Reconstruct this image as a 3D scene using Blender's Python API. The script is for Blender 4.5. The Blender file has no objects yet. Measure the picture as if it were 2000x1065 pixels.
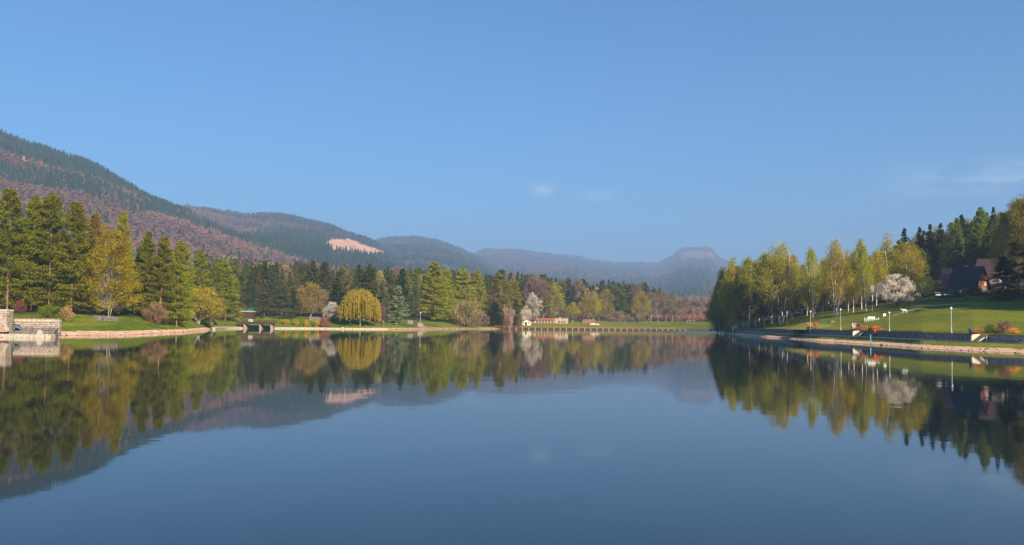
import bpy, math, random
import numpy as np
from mathutils import Vector, Matrix
R = math.radians
rng = np.random.default_rng(7); random.seed(7)
C = bpy.context.scene.collection
sc = bpy.context.scene

# ---------------------------------------------------------------- camera
F = 1732.0; H = 3.6
TH = math.atan(96.0 / F); PH = math.atan(0.0125)
fw = Vector((0, math.cos(TH), math.sin(TH))); r0 = Vector((1, 0, 0)); u0 = Vector((0, -math.sin(TH), math.cos(TH)))
rt = r0 * math.cos(PH) + u0 * math.sin(PH); up = -r0 * math.sin(PH) + u0 * math.cos(PH)
cam = bpy.data.cameras.new('camera'); camo = bpy.data.objects.new('camera', cam); C.objects.link(camo)
camo.matrix_world = Matrix(((rt.x, up.x, -fw.x, 0), (rt.y, up.y, -fw.y, 0), (rt.z, up.z, -fw.z, H), (0, 0, 0, 1)))
cam.sensor_width = 36; cam.lens = 36 * F / 2000; cam.clip_end = 30000; cam.clip_start = 0.3
sc.camera = camo
sc.render.resolution_x = 1024; sc.render.resolution_y = 545
# ---------------------------------------------------------------- sky, sun, exposure
SUN_EL = 25.0; SUN_AZ = 150.0          # compass: 0 = +Y (view direction), clockwise
w = bpy.data.worlds.new('World'); sc.world = w; w.use_nodes = True
nt = w.node_tree; bg = nt.nodes['Background']
sky = nt.nodes.new('ShaderNodeTexSky'); sky.sky_type = 'NISHITA'; sky.sun_disc = False
sky.sun_elevation = R(SUN_EL); sky.sun_rotation = R(SUN_AZ)
sky.altitude = 300; sky.air_density = 1.0; sky.dust_density = 0.2; sky.ozone_density = 5.0
# thin wisps of cloud on the sky dome
tc = nt.nodes.new('ShaderNodeTexCoord')
def wisp(px, py, sx, sy, k):
    d = (fw + rt * ((px - 1000) / F) - up * ((py - 532.5) / F)).normalized()
    sub = nt.nodes.new('ShaderNodeVectorMath'); sub.operation = 'SUBTRACT'; sub.inputs[1].default_value = d
    nt.links.new(tc.outputs['Generated'], sub.inputs[0])
    mu = nt.nodes.new('ShaderNodeVectorMath'); mu.operation = 'MULTIPLY'; mu.inputs[1].default_value = (F / sx, F / sx, F / sy)
    nt.links.new(sub.outputs[0], mu.inputs[0])
    ln = nt.nodes.new('ShaderNodeVectorMath'); ln.operation = 'LENGTH'; nt.links.new(mu.outputs[0], ln.inputs[0])
    mr = nt.nodes.new('ShaderNodeMapRange'); mr.interpolation_type = 'SMOOTHSTEP'
    mr.inputs['From Min'].default_value = 1; mr.inputs['From Max'].default_value = 0
    mr.inputs['To Min'].default_value = 0; mr.inputs['To Max'].default_value = k
    nt.links.new(ln.outputs['Value'], mr.inputs['Value']); return mr.outputs[0]
ws = [wisp(1059, 370, 45, 26, .4), wisp(1185, 380, 95, 24, .35), wisp(1990, 345, 330, 50, .38)]
acc = ws[0]
for o_ in ws[1:]:
    a_ = nt.nodes.new('ShaderNodeMath'); a_.operation = 'ADD'; nt.links.new(acc, a_.inputs[0]); nt.links.new(o_, a_.inputs[1]); acc = a_.outputs[0]
nz = nt.nodes.new('ShaderNodeTexNoise'); nz.inputs['Scale'].default_value = 26; nz.inputs['Detail'].default_value = 5
mpp = nt.nodes.new('ShaderNodeMapping'); mpp.inputs['Scale'].default_value = (1, 1, 3.5); nt.links.new(tc.outputs['Generated'], mpp.inputs['Vector']); nt.links.new(mpp.outputs[0], nz.inputs['Vector'])
nr = nt.nodes.new('ShaderNodeMapRange'); nr.inputs['From Min'].default_value = .38; nr.inputs['From Max'].default_value = .75; nt.links.new(nz.outputs['Fac'], nr.inputs['Value'])
mm = nt.nodes.new('ShaderNodeMath'); mm.operation = 'MULTIPLY'; nt.links.new(acc, mm.inputs[0]); nt.links.new(nr.outputs[0], mm.inputs[1])
mx = nt.nodes.new('ShaderNodeMix'); mx.data_type = 'RGBA'; nt.links.new(mm.outputs[0], mx.inputs[0]); nt.links.new(sky.outputs[0], mx.inputs[6]); mx.inputs[7].default_value = (24, 12.5, 10, 1)
tn = nt.nodes.new('ShaderNodeMix'); tn.data_type = 'RGBA'; tn.blend_type = 'MULTIPLY'; tn.inputs[0].default_value = 1; tn.inputs[7].default_value = (.46, 1.04, 1.31, 1); nt.links.new(mx.outputs[2], tn.inputs[6])
nt.links.new(tn.outputs[2], bg.inputs['Color']); bg.inputs['Strength'].default_value = 0.057
sl = bpy.data.lights.new('sun', 'SUN'); so = bpy.data.objects.new('sun', sl); C.objects.link(so)
sl.energy = 5.0; sl.angle = R(0.53); sl.color = (1.0, 0.84, 0.62)
az = R(SUN_AZ); el = R(SUN_EL)
sd = Vector((math.sin(az) * math.cos(el), math.cos(az) * math.cos(el), math.sin(el)))
so.rotation_euler = sd.to_track_quat('Z', 'Y').to_euler(); so.location = sd * 500
sc.view_settings.view_transform = 'Standard'; sc.view_settings.look = 'None'; sc.view_settings.gamma = 1
sc.view_settings.exposure = 0.95
sc.cycles.max_bounces = 6; sc.cycles.diffuse_bounces = 2; sc.cycles.glossy_bounces = 3; sc.cycles.transmission_bounces = 3
sc.cycles.transparent_max_bounces = 6; sc.cycles.volume_bounces = 0; sc.cycles.caustics_reflective = False; sc.cycles.caustics_refractive = False

# ---------------------------------------------------------------- placing helpers
def ray(px, py): return fw + rt * ((px - 1000) / F) - up * ((py - 532.5) / F)
def at(px, py, Y):
    d = ray(px, py); return Vector((0, 0, H)) + d * (Y / d.y)
def hor(px): return 628.5 + 0.0125 * (px - 1000)
def uof(px): d = ray(px, hor(px)); return d.x / d.y

# ground: columns of (distance, height) knots
#  k: 0 lake bed, 1 waterline, 2 beach top, 3 verge/path, 4 terrace edge, 5 lawn, 6 tree line, 7.. hill
COLS = {
 -2600: [(50,0),(53,.9),(60,1.6),(60.5,1.7),(66,2.6),(75,4),(100,6),(200,15),(500,40),(1200,60),(4200,60)],
 -1500: [(66,0),(70,.9),(76,1.6),(76.5,1.7),(85,2.6),(95,4),(130,6),(260,15),(600,40),(1500,60),(5500,60)],
 -400: [(110,0),(114,.9),(124,2.0),(124.5,2.1),(138,3.0),(150,4.0),(210,6),(330,15),(700,35),(1600,55),(8000,60)],
 0:   [(144,0),(147,.9),(160,2.2),(160.5,2.25),(178,3.2),(194,4.0),(250,6),(400,15),(800,38),(1600,55),(14000,60)],
 110: [(164,0),(169,.7),(178,1.6),(178.5,1.65),(188,2.8),(198,4.0),(255,6),(400,16),(800,40),(1600,55),(14000,60)],
 250: [(178,0),(183,.7),(190,1.3),(190.5,1.35),(202,2.6),(212,3.8),(265,6),(420,16),(800,40),(1600,55),(14000,60)],
 360: [(219,0),(224,.7),(229,1.1),(229.5,1.15),(236,1.8),(245,2.6),(290,5),(430,15),(800,40),(1600,55),(14000,60)],
 440: [(300,0),(303,.7),(307,1.4),(307.5,1.45),(314,2.4),(325,3.4),(370,6),(480,15),(800,38),(1600,55),(14000,60)],
 500: [(318,0),(321,.5),(325,1.0),(325.5,1.05),(333,2.4),(350,4.4),(400,7.5),(500,14),(800,34),(1600,50),(14000,60)],
 600: [(331,0),(333,.5),(336,1.0),(336.5,1.05),(346,2.5),(360,4.4),(410,7),(500,12),(800,30),(1600,45),(14000,60)],
 700: [(335,0),(337,.5),(340,.9),(340.5,.95),(350,2.0),(363,3.6),(410,6),(500,10),(800,26),(1600,40),(14000,60)],
 800: [(350,0),(354,.7),(358,1.0),(358.5,1.05),(366,2.0),(376,3.4),(420,6),(520,10),(800,23),(1600,38),(14000,60)],
 900: [(400,0),(404,.7),(408,1.0),(408.5,1.05),(414,1.6),(424,2.6),(460,5),(560,9),(850,20),(1600,34),(14000,60)],
 1000:[(436,0),(441,.6),(446,1.2),(446.5,1.25),(470,1.8),(520,3.4),(560,5),(640,8),(850,15),(1600,30),(14000,60)],
 1150:[(440,0),(445,.6),(450,1.4),(450.5,1.45),(480,1.9),(555,4.2),(590,5),(650,7),(850,12),(1600,25),(14000,60)],
 1300:[(460,0),(465,.6),(470,1.2),(470.5,1.25),(510,2.2),(600,5.0),(630,5.3),(680,6),(850,9),(1600,20),(14000,60)],
 1385:[(480,0),(484,.6),(488,1.1),(488.5,1.15),(525,2.2),(640,5.6),(660,5.8),(700,6.5),(850,8),(1600,18),(14000,60)],
 1420:[(340,0),(346,.5),(353,1.0),(353.5,1.3),(380,1.8),(480,4.0),(600,6),(700,8),(850,12),(1600,20),(14000,60)],
 1450:[(296,0),(301,.6),(313,1.2),(313.5,1.6),(335,2.2),(390,3.8),(470,6),(650,10),(850,16),(1600,26),(14000,60)],
 1500:[(252,0),(260,.55),(268,1.1),(268.5,2.3),(305,2.9),(345,5.0),(420,8.5),(620,15),(850,25),(1600,35),(14000,60)],
 1600:[(201,0),(210,.5),(217,1.3),(217.5,2.5),(250,4.0),(300,7.6),(390,13),(620,23),(850,35),(1600,45),(14000,60)],
 1700:[(174,0),(183,.5),(190,1.25),(190.5,2.5),(215,4.3),(270,8.6),(330,14),(600,27),(850,42),(1600,60),(8000,70)],
 1800:[(147,0),(156,.45),(164,1.28),(164.5,2.55),(193,4.8),(258,11.0),(320,18),(520,33),(850,60),(1600,80),(7500,90)],
 1900:[(135,0),(143,.45),(151,1.18),(151.5,2.45),(176,5.0),(252,11.5),(305,20),(420,31),(850,80),(1500,110),(7000,100)],
 2000:[(126,0),(134,.45),(142,1.12),(142.5,2.45),(167,5.1),(232,10.6),(285,20),(380,34),(800,90),(1400,130),(6500,110)],
 2300:[(110,0),(113,.6),(124,1.12),(124.5,2.45),(146,5),(195,12),(245,24),(340,42),(700,95),(1300,150),(5500,120)],
 3000:[(78,0),(80,.6),(88,1.3),(88.5,2.45),(106,5),(135,12),(180,28),(260,50),(500,100),(1000,160),(4000,130)],
 4800:[(42,0),(43,.6),(48,1.3),(48.5,2.45),(58,5),(74,12),(100,28),(150,50),(300,100),(600,160),(2500,130)],
}
cpx = sorted(COLS); cu = np.array([uof(p) for p in cpx])
KD = np.array([[k[0] for k in COLS[p]] for p in cpx], float); KZ = np.array([[k[1] for k in COLS[p]] for p in cpx], float)
NK = KD.shape[1]
def colat(u):
    return np.array([np.interp(u, cu, KD[:, k]) for k in range(NK)]), np.array([np.interp(u, cu, KZ[:, k]) for k in range(NK)])
FLAT0, FLAT1 = uof(1405), uof(1440)
TK = np.array([1, 2, 2.7] + list(range(3, NK + 1)), float)
def col2(u):
    """the column with one more knot: the outer edge of the level promenade on the right bank"""
    d, z = colat(u); e = d[1] + (d[2] - d[1]) * .7; k = np.clip((u - FLAT0) / (FLAT1 - FLAT0), 0, 1); zl = z[1] + (z[2] - z[1]) * .7
    e = e * (1 - k) + (d[2] - 4.0) * k; ze = zl * (1 - k) + (z[2] - .04) * k
    return np.insert(d, 2, e), np.insert(z, 2, ze)
def gz(X, Y):
    d, z = col2(X / max(Y, 1e-3))
    if Y < d[0]: return -1.5
    return float(np.interp(Y, d, z))
def knot(px, k, f=0.0):
    d, z = colat(uof(px)); Y = d[k - 1] + f * (d[k] - d[k - 1]) if f else d[k - 1]
    zz = float(np.interp(Y, d, z)); u = uof(px); return Vector((u * Y, Y, zz))
def onground(px, Y, dz=0.0):
    u = uof(px); return Vector((u * Y, Y, gz(u * Y, Y) + dz))
def ground_at(px, py, lo=100, hi=900):
    """where the line of sight through (px,py) meets the ground"""
    best = None
    for Y in np.arange(lo, hi, 1.0):
        p = at(px, py, Y)
        if Y > 60 and p.z <= gz(p.x, Y): return Vector((p.x, Y, gz(p.x, Y)))
    return onground(px, hi)

def vnoise(x, y, seed=0):
    xi = np.floor(x).astype(np.int64); yi = np.floor(y).astype(np.int64); xf = x - xi; yf = y - yi
    def h(a, b):
        n = (a * 374761393 + b * 668265263 + seed * 1442695041) & 0x7fffffff
        n = ((n ^ (n >> 13)) * 1274126177) & 0x7fffffff
        return ((n ^ (n >> 16)) & 0xffff) / 65535.0
    sx = xf * xf * (3 - 2 * xf); sy = yf * yf * (3 - 2 * yf)
    return (h(xi, yi) * (1 - sx) + h(xi + 1, yi) * sx) * (1 - sy) + (h(xi, yi + 1) * (1 - sx) + h(xi + 1, yi + 1) * sx) * sy
def fbm(x, y, seed=0, o=4):
    x = np.asarray(x, float); y = np.asarray(y, float); s = 0; a = .5
    for i in range(o): s = s + a * vnoise(x, y, seed + i * 17); x = x * 2.03; y = y * 2.03; a *= .5
    return s

# ---------------------------------------------------------------- object helpers
def fastmesh(name, V, Fc, mats=(), midx=None, smooth=False, attr=None):
    """V (n,3); Fc (m,k) equal sized faces, or list of such arrays"""
    if not isinstance(Fc, list): Fc = [Fc]
    me = bpy.data.meshes.new(name); V = np.asarray(V, np.float32)
    me.vertices.add(len(V)); me.vertices.foreach_set('co', V.ravel())
    loops = np.concatenate([f.ravel() for f in Fc]).astype(np.int32)
    tot = np.concatenate([np.full(len(f), f.shape[1], np.int32) for f in Fc]); st = np.concatenate([[0], np.cumsum(tot)[:-1]]).astype(np.int32)
    me.loops.add(len(loops)); me.loops.foreach_set('vertex_index', loops)
    me.polygons.add(len(tot)); me.polygons.foreach_set('loop_start', st); me.polygons.foreach_set('loop_total', tot)
    if midx is not None: me.polygons.foreach_set('material_index', np.asarray(midx, np.int32))
    for m in mats: me.materials.append(m)
    if attr:
        for k, (typ, val) in attr.items():
            a = me.attributes.new(k, typ, 'POINT')
            if typ == 'FLOAT': a.data.foreach_set('value', np.asarray(val, np.float32).ravel())
            else: a.data.foreach_set('color', np.asarray(val, np.float32).ravel())
    me.update(calc_edges=True); me.validate()
    if smooth: me.polygons.foreach_set('use_smooth', [True] * len(me.polygons))
    return me
def tag(o, label=None, cat=None, group=None, kind=None):
    if label: o['label'] = label
    if cat: o['category'] = cat
    if group: o['group'] = group
    if kind: o['kind'] = kind
    return o
def obj(name, me, parent=None, loc=(0, 0, 0), rz=0, color=None):
    o = bpy.data.objects.new(name, me); C.objects.link(o); o.parent = parent; o.location = loc
    if rz: o.rotation_euler = (0, 0, rz)
    if color: o.color = (*color, 1)
    return o
def thing(name, label, cat, loc, rz=0, group=None):
    o = bpy.data.objects.new(name, None); C.objects.link(o); o.location = loc; o.rotation_euler = (0, 0, rz)
    o.empty_display_size = .5; return tag(o, label, cat, group)

class MB:
    def __init__(s): s.v = []; s.f = []
    def add(s, vs, fs):
        n = len(s.v); s.v += [tuple(p) for p in vs]; s.f += [tuple(i + n for i in f) for f in fs]; return s
    def box(s, c, d, rz=0, top=1.0, bev=0.0):
        x, y, z = (d[0] / 2, d[1] / 2, d[2] / 2); M = Matrix.Rotation(rz, 3, 'Z'); c = Vector(c)
        P = []
        if bev:
            for zz, k in ((-z, 0), (-z + bev, 1), (z - bev, 1), (z, 0)):
                kx = x if k else x - bev; ky = y if k else y - bev; t = top if zz > 0 else 1
                P += [c + M @ Vector((a * kx * t, b * ky * t, zz)) for a, b in ((-1, -1), (1, -1), (1, 1), (-1, 1))]
            fs = [(3, 2, 1, 0), (12, 13, 14, 15)] + [(r * 4 + i, r * 4 + (i + 1) % 4, r * 4 + 4 + (i + 1) % 4, r * 4 + 4 + i) for r in range(3) for i in range(4)]
            return s.add(P, fs)
        for zz in (-z, z):
            t = top if zz > 0 else 1
            P += [c + M @ Vector((a * x * t, b * y * t, zz)) for a, b in ((-1, -1), (1, -1), (1, 1), (-1, 1))]
        return s.add(P, [(3, 2, 1, 0), (4, 5, 6, 7)] + [(i, (i + 1) % 4, 4 + (i + 1) % 4, 4 + i) for i in range(4)])
    def tube(s, pts, rad, n=6, cap=True):
        pts = [Vector(p) for p in pts]
        if not hasattr(rad, '__len__'): rad = [rad] * len(pts)
        base = len(s.v); V = []
        for i, p in enumerate(pts):
            d = (pts[min(i + 1, len(pts) - 1)] - pts[max(i - 1, 0)]).normalized()
            a = d.cross(Vector((0, 1, 0)) if abs(d.y) < .9 else Vector((1, 0, 0))).normalized(); b = d.cross(a)
            V += [p + (a * math.cos(2 * math.pi * k / n) + b * math.sin(2 * math.pi * k / n)) * rad[i] for k in range(n)]
        fs = [(r * n + k, r * n + (k + 1) % n, r * n + n + (k + 1) % n, r * n + n + k) for r in range(len(pts) - 1) for k in range(n)]
        if cap: fs += [tuple(range(n))[::-1], tuple(range((len(pts) - 1) * n, len(pts) * n))]
        return s.add(V, fs)
    def lathe(s, prof, c=(0, 0, 0), n=12):
        return s.tube([(c[0], c[1], c[2] + z) for r, z in prof], [max(r, 1e-3) for r, z in prof], n)
    def prism(s, poly, p0, ax, ay, depth):
        p0 = Vector(p0); ax = Vector(ax); ay = Vector(ay); dv = Vector(depth); n = len(poly)
        A = [p0 + ax * a + ay * b for a, b in poly]; B = [p + dv for p in A]
        return s.add(A + B, [tuple(range(n))[::-1], tuple(range(n, 2 * n))] + [(i, (i + 1) % n, n + (i + 1) % n, n + i) for i in range(n)])
    def build(s, name, mat, parent=None, smooth=False, loc=(0, 0, 0), rz=0, color=None):
        me = bpy.data.meshes.new(name); me.from_pydata([tuple(p) for p in s.v], [], s.f); me.materials.append(mat)
        if smooth: me.polygons.foreach_set('use_smooth', [True] * len(me.polygons))
        import bmesh
        b = bmesh.new(); b.from_mesh(me); bmesh.ops.recalc_face_normals(b, faces=b.faces); b.to_mesh(me); b.free()
        return obj(name, me, parent, loc, rz, color)

# ---------------------------------------------------------------- materials
def newmat(name):
    m = bpy.data.materials.new(name); m.use_nodes = True; return m, m.node_tree, m.node_tree.nodes['Principled BSDF']
def ramp(t, stops):
    r = t.nodes.new('ShaderNodeValToRGB'); e = r.color_ramp.elements
    while len(e) < len(stops): e.new(.5)
    for x, (p, c) in zip(e, stops): x.position = p; x.color = (*c, 1)
    return r
def noisemat(name, c1, c2, scale, rough=.9, bump=0.0, stretch=(1, 1, 1), spec=.2, detail=5, coord='Object'):
    m, t, p = newmat(name); L = t.links.new
    c = t.nodes.new('ShaderNodeTexCoord'); mp = t.nodes.new('ShaderNodeMapping'); mp.inputs['Scale'].default_value = stretch
    L(c.outputs[coord], mp.inputs[0]); n = t.nodes.new('ShaderNodeTexNoise'); n.inputs['Scale'].default_value = scale; n.inputs['Detail'].default_value = detail
    L(mp.outputs[0], n.inputs['Vector']); r = ramp(t, [(.32, c1), (.68, c2)]); L(n.outputs['Fac'], r.inputs[0]); L(r.outputs[0], p.inputs['Base Color'])
    p.inputs['Roughness'].default_value = rough; p.inputs['Specular IOR Level'].default_value = spec
    if bump:
        b = t.nodes.new('ShaderNodeBump'); b.inputs['Strength'].default_value = .6; b.inputs['Distance'].default_value = bump
        L(n.outputs['Fac'], b.inputs['Height']); L(b.outputs[0], p.inputs['Normal'])
    return m
def stonemat(name, c1, c2, joint, bw=.6, bh=.3, warp=.1):
    """irregular coursed masonry from a warped brick pattern, on x+y and z"""
    m, t, p = newmat(name); L = t.links.new
    c = t.nodes.new('ShaderNodeTexCoord'); s = t.nodes.new('ShaderNodeSeparateXYZ'); L(c.outputs['Object'], s.inputs[0])
    ad = t.nodes.new('ShaderNodeMath'); ad.operation = 'ADD'; L(s.outputs[0], ad.inputs[0]); L(s.outputs[1], ad.inputs[1])
    cb = t.nodes.new('ShaderNodeCombineXYZ'); L(ad.outputs[0], cb.inputs[0]); L(s.outputs[2], cb.inputs[1])
    n = t.nodes.new('ShaderNodeTexNoise'); n.inputs['Scale'].default_value = 1.3; L(c.outputs['Object'], n.inputs['Vector'])
    w1 = t.nodes.new('ShaderNodeMix'); w1.data_type = 'RGBA'; w1.blend_type = 'LINEAR_LIGHT'; w1.inputs[0].default_value = warp; L(cb.outputs[0], w1.inputs[6]); L(n.outputs['Color'], w1.inputs[7])
    b = t.nodes.new('ShaderNodeTexBrick'); b.inputs['Scale'].default_value = 1; b.inputs['Brick Width'].default_value = bw; b.inputs['Row Height'].default_value = bh
    b.inputs['Mortar Size'].default_value = .025; b.inputs['Color1'].default_value = (*c1, 1); b.inputs['Color2'].default_value = (*c2, 1); b.inputs['Mortar'].default_value = (*joint, 1)
    L(w1.outputs[2], b.inputs['Vector'])
    n2 = t.nodes.new('ShaderNodeTexNoise'); n2.inputs['Scale'].default_value = 2.1; n2.inputs['Detail'].default_value = 7; L(c.outputs['Object'], n2.inputs['Vector'])
    r = ramp(t, [(.3, (.45, .42, .4)), (.7, (1.25, 1.22, 1.2))]); L(n2.outputs['Fac'], r.inputs[0])
    mu = t.nodes.new('ShaderNodeMix'); mu.data_type = 'RGBA'; mu.blend_type = 'MULTIPLY'; mu.inputs[0].default_value = 1; L(b.outputs['Color'], mu.inputs[6]); L(r.outputs[0], mu.inputs[7])
    L(mu.outputs[2], p.inputs['Base Color']); p.inputs['Roughness'].default_value = .9; p.inputs['Specular IOR Level'].default_value = .15
    bp = t.nodes.new('ShaderNodeBump'); bp.inputs['Distance'].default_value = .06; L(b.outputs['Fac'], bp.inputs['Height']); bp.invert = True; L(bp.outputs[0], p.inputs['Normal'])
    return m
def plain(name, c, rough=.6, spec=.3, metal=0, var=.12):
    m = noisemat(name, tuple(x * (1 - var) for x in c), tuple(min(1, x * (1 + var)) for x in c), 3, rough, 0, spec=spec)
    m.node_tree.nodes['Principled BSDF'].inputs['Metallic'].default_value = metal; return m
def leafmat(name, trans=.42, spread=.34):
    """colour = the object's own colour, varied leaf clump by leaf clump (mesh attribute 'v')"""
    m, t, p = newmat(name); L = t.links.new
    oi = t.nodes.new('ShaderNodeObjectInfo'); a = t.nodes.new('ShaderNodeAttribute'); a.attribute_name = 'v'
    mr = t.nodes.new('ShaderNodeMapRange'); mr.inputs['To Min'].default_value = 1 - spread; mr.inputs['To Max'].default_value = 1 + spread; L(a.outputs['Fac'], mr.inputs['Value'])
    hs = t.nodes.new('ShaderNodeHueSaturation'); L(oi.outputs['Color'], hs.inputs['Color']); L(mr.outputs[0], hs.inputs['Value'])
    hv = t.nodes.new('ShaderNodeMapRange'); hv.inputs['To Min'].default_value = .485; hv.inputs['To Max'].default_value = .515; L(oi.outputs['Random'], hv.inputs['Value']); L(hv.outputs[0], hs.inputs['Hue'])
    t.nodes.remove(p); df = t.nodes.new('ShaderNodeBsdfDiffuse'); tr = t.nodes.new('ShaderNodeBsdfTranslucent'); ms = t.nodes.new('ShaderNodeMixShader'); ms.inputs[0].default_value = trans
    L(hs.outputs[0], df.inputs[0]); L(hs.outputs[0], tr.inputs[0]); L(df.outputs[0], ms.inputs[1]); L(tr.outputs[0], ms.inputs[2]); L(ms.outputs[0], t.nodes['Material Output'].inputs[0])
    return m
LEAF = leafmat('foliage'); PETAL = leafmat('blossom', .3, .3); TWIG = leafmat('twigs', .1, .35)
BARK = noisemat('bark', (.09, .065, .045), (.2, .15, .11), 3, .95, .02, (1, 1, .25))
BARKR = noisemat('reddish_bark', (.16, .085, .06), (.3, .17, .12), 3, .95, .02, (1, 1, .25))
BARKG = noisemat('pale_bark', (.22, .2, .16), (.42, .38, .31), 3, .95, .02, (1, 1, .25))
m, t, p = newmat('birch_bark'); BIRCHB = m
c = t.nodes.new('ShaderNodeTexCoord'); mp = t.nodes.new('ShaderNodeMapping'); mp.inputs['Scale'].default_value = (1, 1, 3.2); t.links.new(c.outputs['Object'], mp.inputs[0])
n = t.nodes.new('ShaderNodeTexNoise'); n.inputs['Scale'].default_value = 1.6; n.inputs['Detail'].default_value = 4; t.links.new(mp.outputs[0], n.inputs['Vector'])
r_ = ramp(t, [(.34, (.07, .06, .05)), (.45, (.6, .56, .5)), (.7, (.78, .75, .68))]); t.links.new(n.outputs['Fac'], r_.inputs[0]); t.links.new(r_.outputs[0], p.inputs['Base Color']); p.inputs['Roughness'].default_value = .7
STONE = stonemat('pale_granite_masonry', (.5, .42, .33), (.4, .34, .28), (.14, .11, .09))
STONEC = noisemat('dressed_stone', (.32, .27, .21), (.55, .47, .37), 2.5, .85, .02)
STONED = stonemat('grey_rubble_masonry', (.3, .27, .25), (.2, .18, .17), (.1, .09, .08), .45, .22, .16)
WALLM = stonemat('dark_retaining_masonry', (.34, .31, .31), (.24, .22, .23), (.13, .12, .12), .7, .35, .12)
CAPM = noisemat('weathered_coping', (.12, .085, .06), (.24, .17, .12), 3, .9, .01)
KERB = noisemat('concrete_kerb', (.36, .33, .3), (.5, .46, .42), 2, .85)
CREAM = plain('cream_plaster', (.55, .46, .32)); WHITE = plain('white_paint', (.62, .6, .55), .5)
DWOOD = noisemat('dark_timber', (.035, .022, .018), (.08, .05, .04), 4, .8, 0, (1, 1, 4))
RWOOD = noisemat('red_brown_timber', (.2, .06, .035), (.32, .11, .06), 4, .75, 0, (4, 4, 1))
BWOOD = noisemat('brown_timber', (.16, .09, .06), (.26, .15, .1), 4, .85, 0, (1, 1, 3))
TILEO = noisemat('orange_tiles', (.26, .09, .05), (.36, .14, .07), 5, .8); TILEB = noisemat('black_shingles', (.018, .019, .024), (.045, .045, .052), 4, .6, .01)
TILEM = noisemat('mauve_shingles', (.075, .045, .05), (.12, .075, .08), 4, .8, .01); TILER = noisemat('red_tiles', (.3, .06, .05), (.42, .1, .08), 5, .8)
ROOFG = noisemat('grey_roof', (.26, .23, .22), (.38, .34, .32), 4, .85); METAL = plain('grey_metal', (.45, .46, .45), .45, .5, .3)
POSTM = noisemat('pale_concrete_post', (.34, .32, .28), (.48, .45, .4), 4, .8); GLOBE = plain('white_globe', (.85, .84, .8), .3, .5)
GLASS = plain('window_glass', (.05, .06, .08), .08, .8); CURTAIN = plain('lace_curtain', (.55, .55, .55), .7)
TEAL = plain('teal_paint', (.05, .35, .42), .5); BLUEP = plain('blue_plastic', (.03, .09, .2), .4); TARP = plain('slate_blue_tarpaulin', (.05, .085, .11), .6)
RUST = noisemat('rusty_red_paint', (.35, .1, .07), (.5, .2, .14), 4, .7); TYRE = plain('rubber', (.02, .02, .02), .9)
LAWN = noisemat('mown_lawn', (.1, .13, .02), (.19, .18, .04), 1.2, 1, .03)
SKIN = plain('skin', (.55, .35, .26), .6); REDC = plain('red_cloth', (.75, .045, .035), .8); BLACKC = plain('black_cloth', (.015, .015, .02), .9); HAIR = plain('dark_hair', (.05, .03, .02), .8)
SHUTG = plain('teal_green_cover', (.03, .16, .1), .7); DARKV = plain('dark_opening', (.03, .025, .02), .9)

# ---------------------------------------------------------------- ground sheet
def lin(a, b, n): return list(np.linspace(a, b, n, endpoint=False))
us = sorted(set(np.round(np.concatenate([np.array([uof(p) for p in range(-380, 2300, 5)]), np.linspace(uof(-2600), uof(-400), 40), np.linspace(uof(2305), uof(4800), 40), cu]), 6)))
sub = [3, 5, 5, 3, 1, 5, 6, 6, 6, 8, 8, 6]   # rows between knots (index 0: lake bed -> waterline)
V = []; T = []; S = []
rows = None
for u in us:
    d, z = col2(u); D = [max(d[0] * .35, 5), d[0] - 3]; Z = [-2.5, -1.2]; t_ = [0, .5]
    for k in range(NK + 1):
        if k == 0: D.append(d[0]); Z.append(0); t_.append(1); continue
        n = sub[k]
        for j in range(1, n + 1): f = j / n; D.append(d[k - 1] + (d[k] - d[k - 1]) * f); Z.append(z[k - 1] + (z[k] - z[k - 1]) * f); t_.append(TK[k - 1] + (TK[k] - TK[k - 1]) * f)
    rows = len(D); V += [(u * a, a, b) for a, b in zip(D, Z)]; T += t_
V = np.array(V); T = np.array(T)
# small natural unevenness inland of the terrace
amp = np.clip((T - 4.2) * .6, 0, 1) * .5; V[:, 2] += (fbm(V[:, 0] / 9, V[:, 1] / 9, 3) - .47) * amp * np.clip(V[:, 1] / 200, .3, 1)
nc = len(us); I = np.arange(nc * rows).reshape(nc, rows)
Fq = np.stack([I[:-1, :-1], I[1:, :-1], I[1:, 1:], I[:-1, 1:]], -1).reshape(-1, 4)
pxs = np.interp(V[:, 0] / V[:, 1], cu, cpx)
soil = np.clip(1 - np.abs(pxs - 880) / 150, 0, 1) ** .5
wood = np.clip((T - 5.9) * 2.5, 0, 1) * np.where((pxs > 980) & (pxs < 1430), np.clip((T - 6.5), 0, 1), 1)
dry = np.maximum(np.exp(-((pxs - 1120) / 170) ** 2), .55 * np.clip((pxs - 1480) / 60, 0, 1) * (T > 3.9) * np.clip(1.3 - (T - 4) * .45, 0, 1)); dry = np.maximum(dry, .75 * ((T > 1.9) & (T < 3.1) & (pxs > 1440)))
m, t, p = newmat('ground_cover'); L = t.links.new; GROUND = m
def attrn(nm): a = t.nodes.new('ShaderNodeAttribute'); a.attribute_name = nm; return a.outputs['Fac']
geo = t.nodes.new('ShaderNodeNewGeometry')
def nse(scale, det=5, st=(1, 1, 1)):
    mp = t.nodes.new('ShaderNodeMapping'); mp.inputs['Scale'].default_value = st; L(geo.outputs['Position'], mp.inputs[0])
    n = t.nodes.new('ShaderNodeTexNoise'); n.inputs['Scale'].default_value = scale; n.inputs['Detail'].default_value = det; L(mp.outputs[0], n.inputs['Vector']); return n.outputs['Fac']
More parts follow.
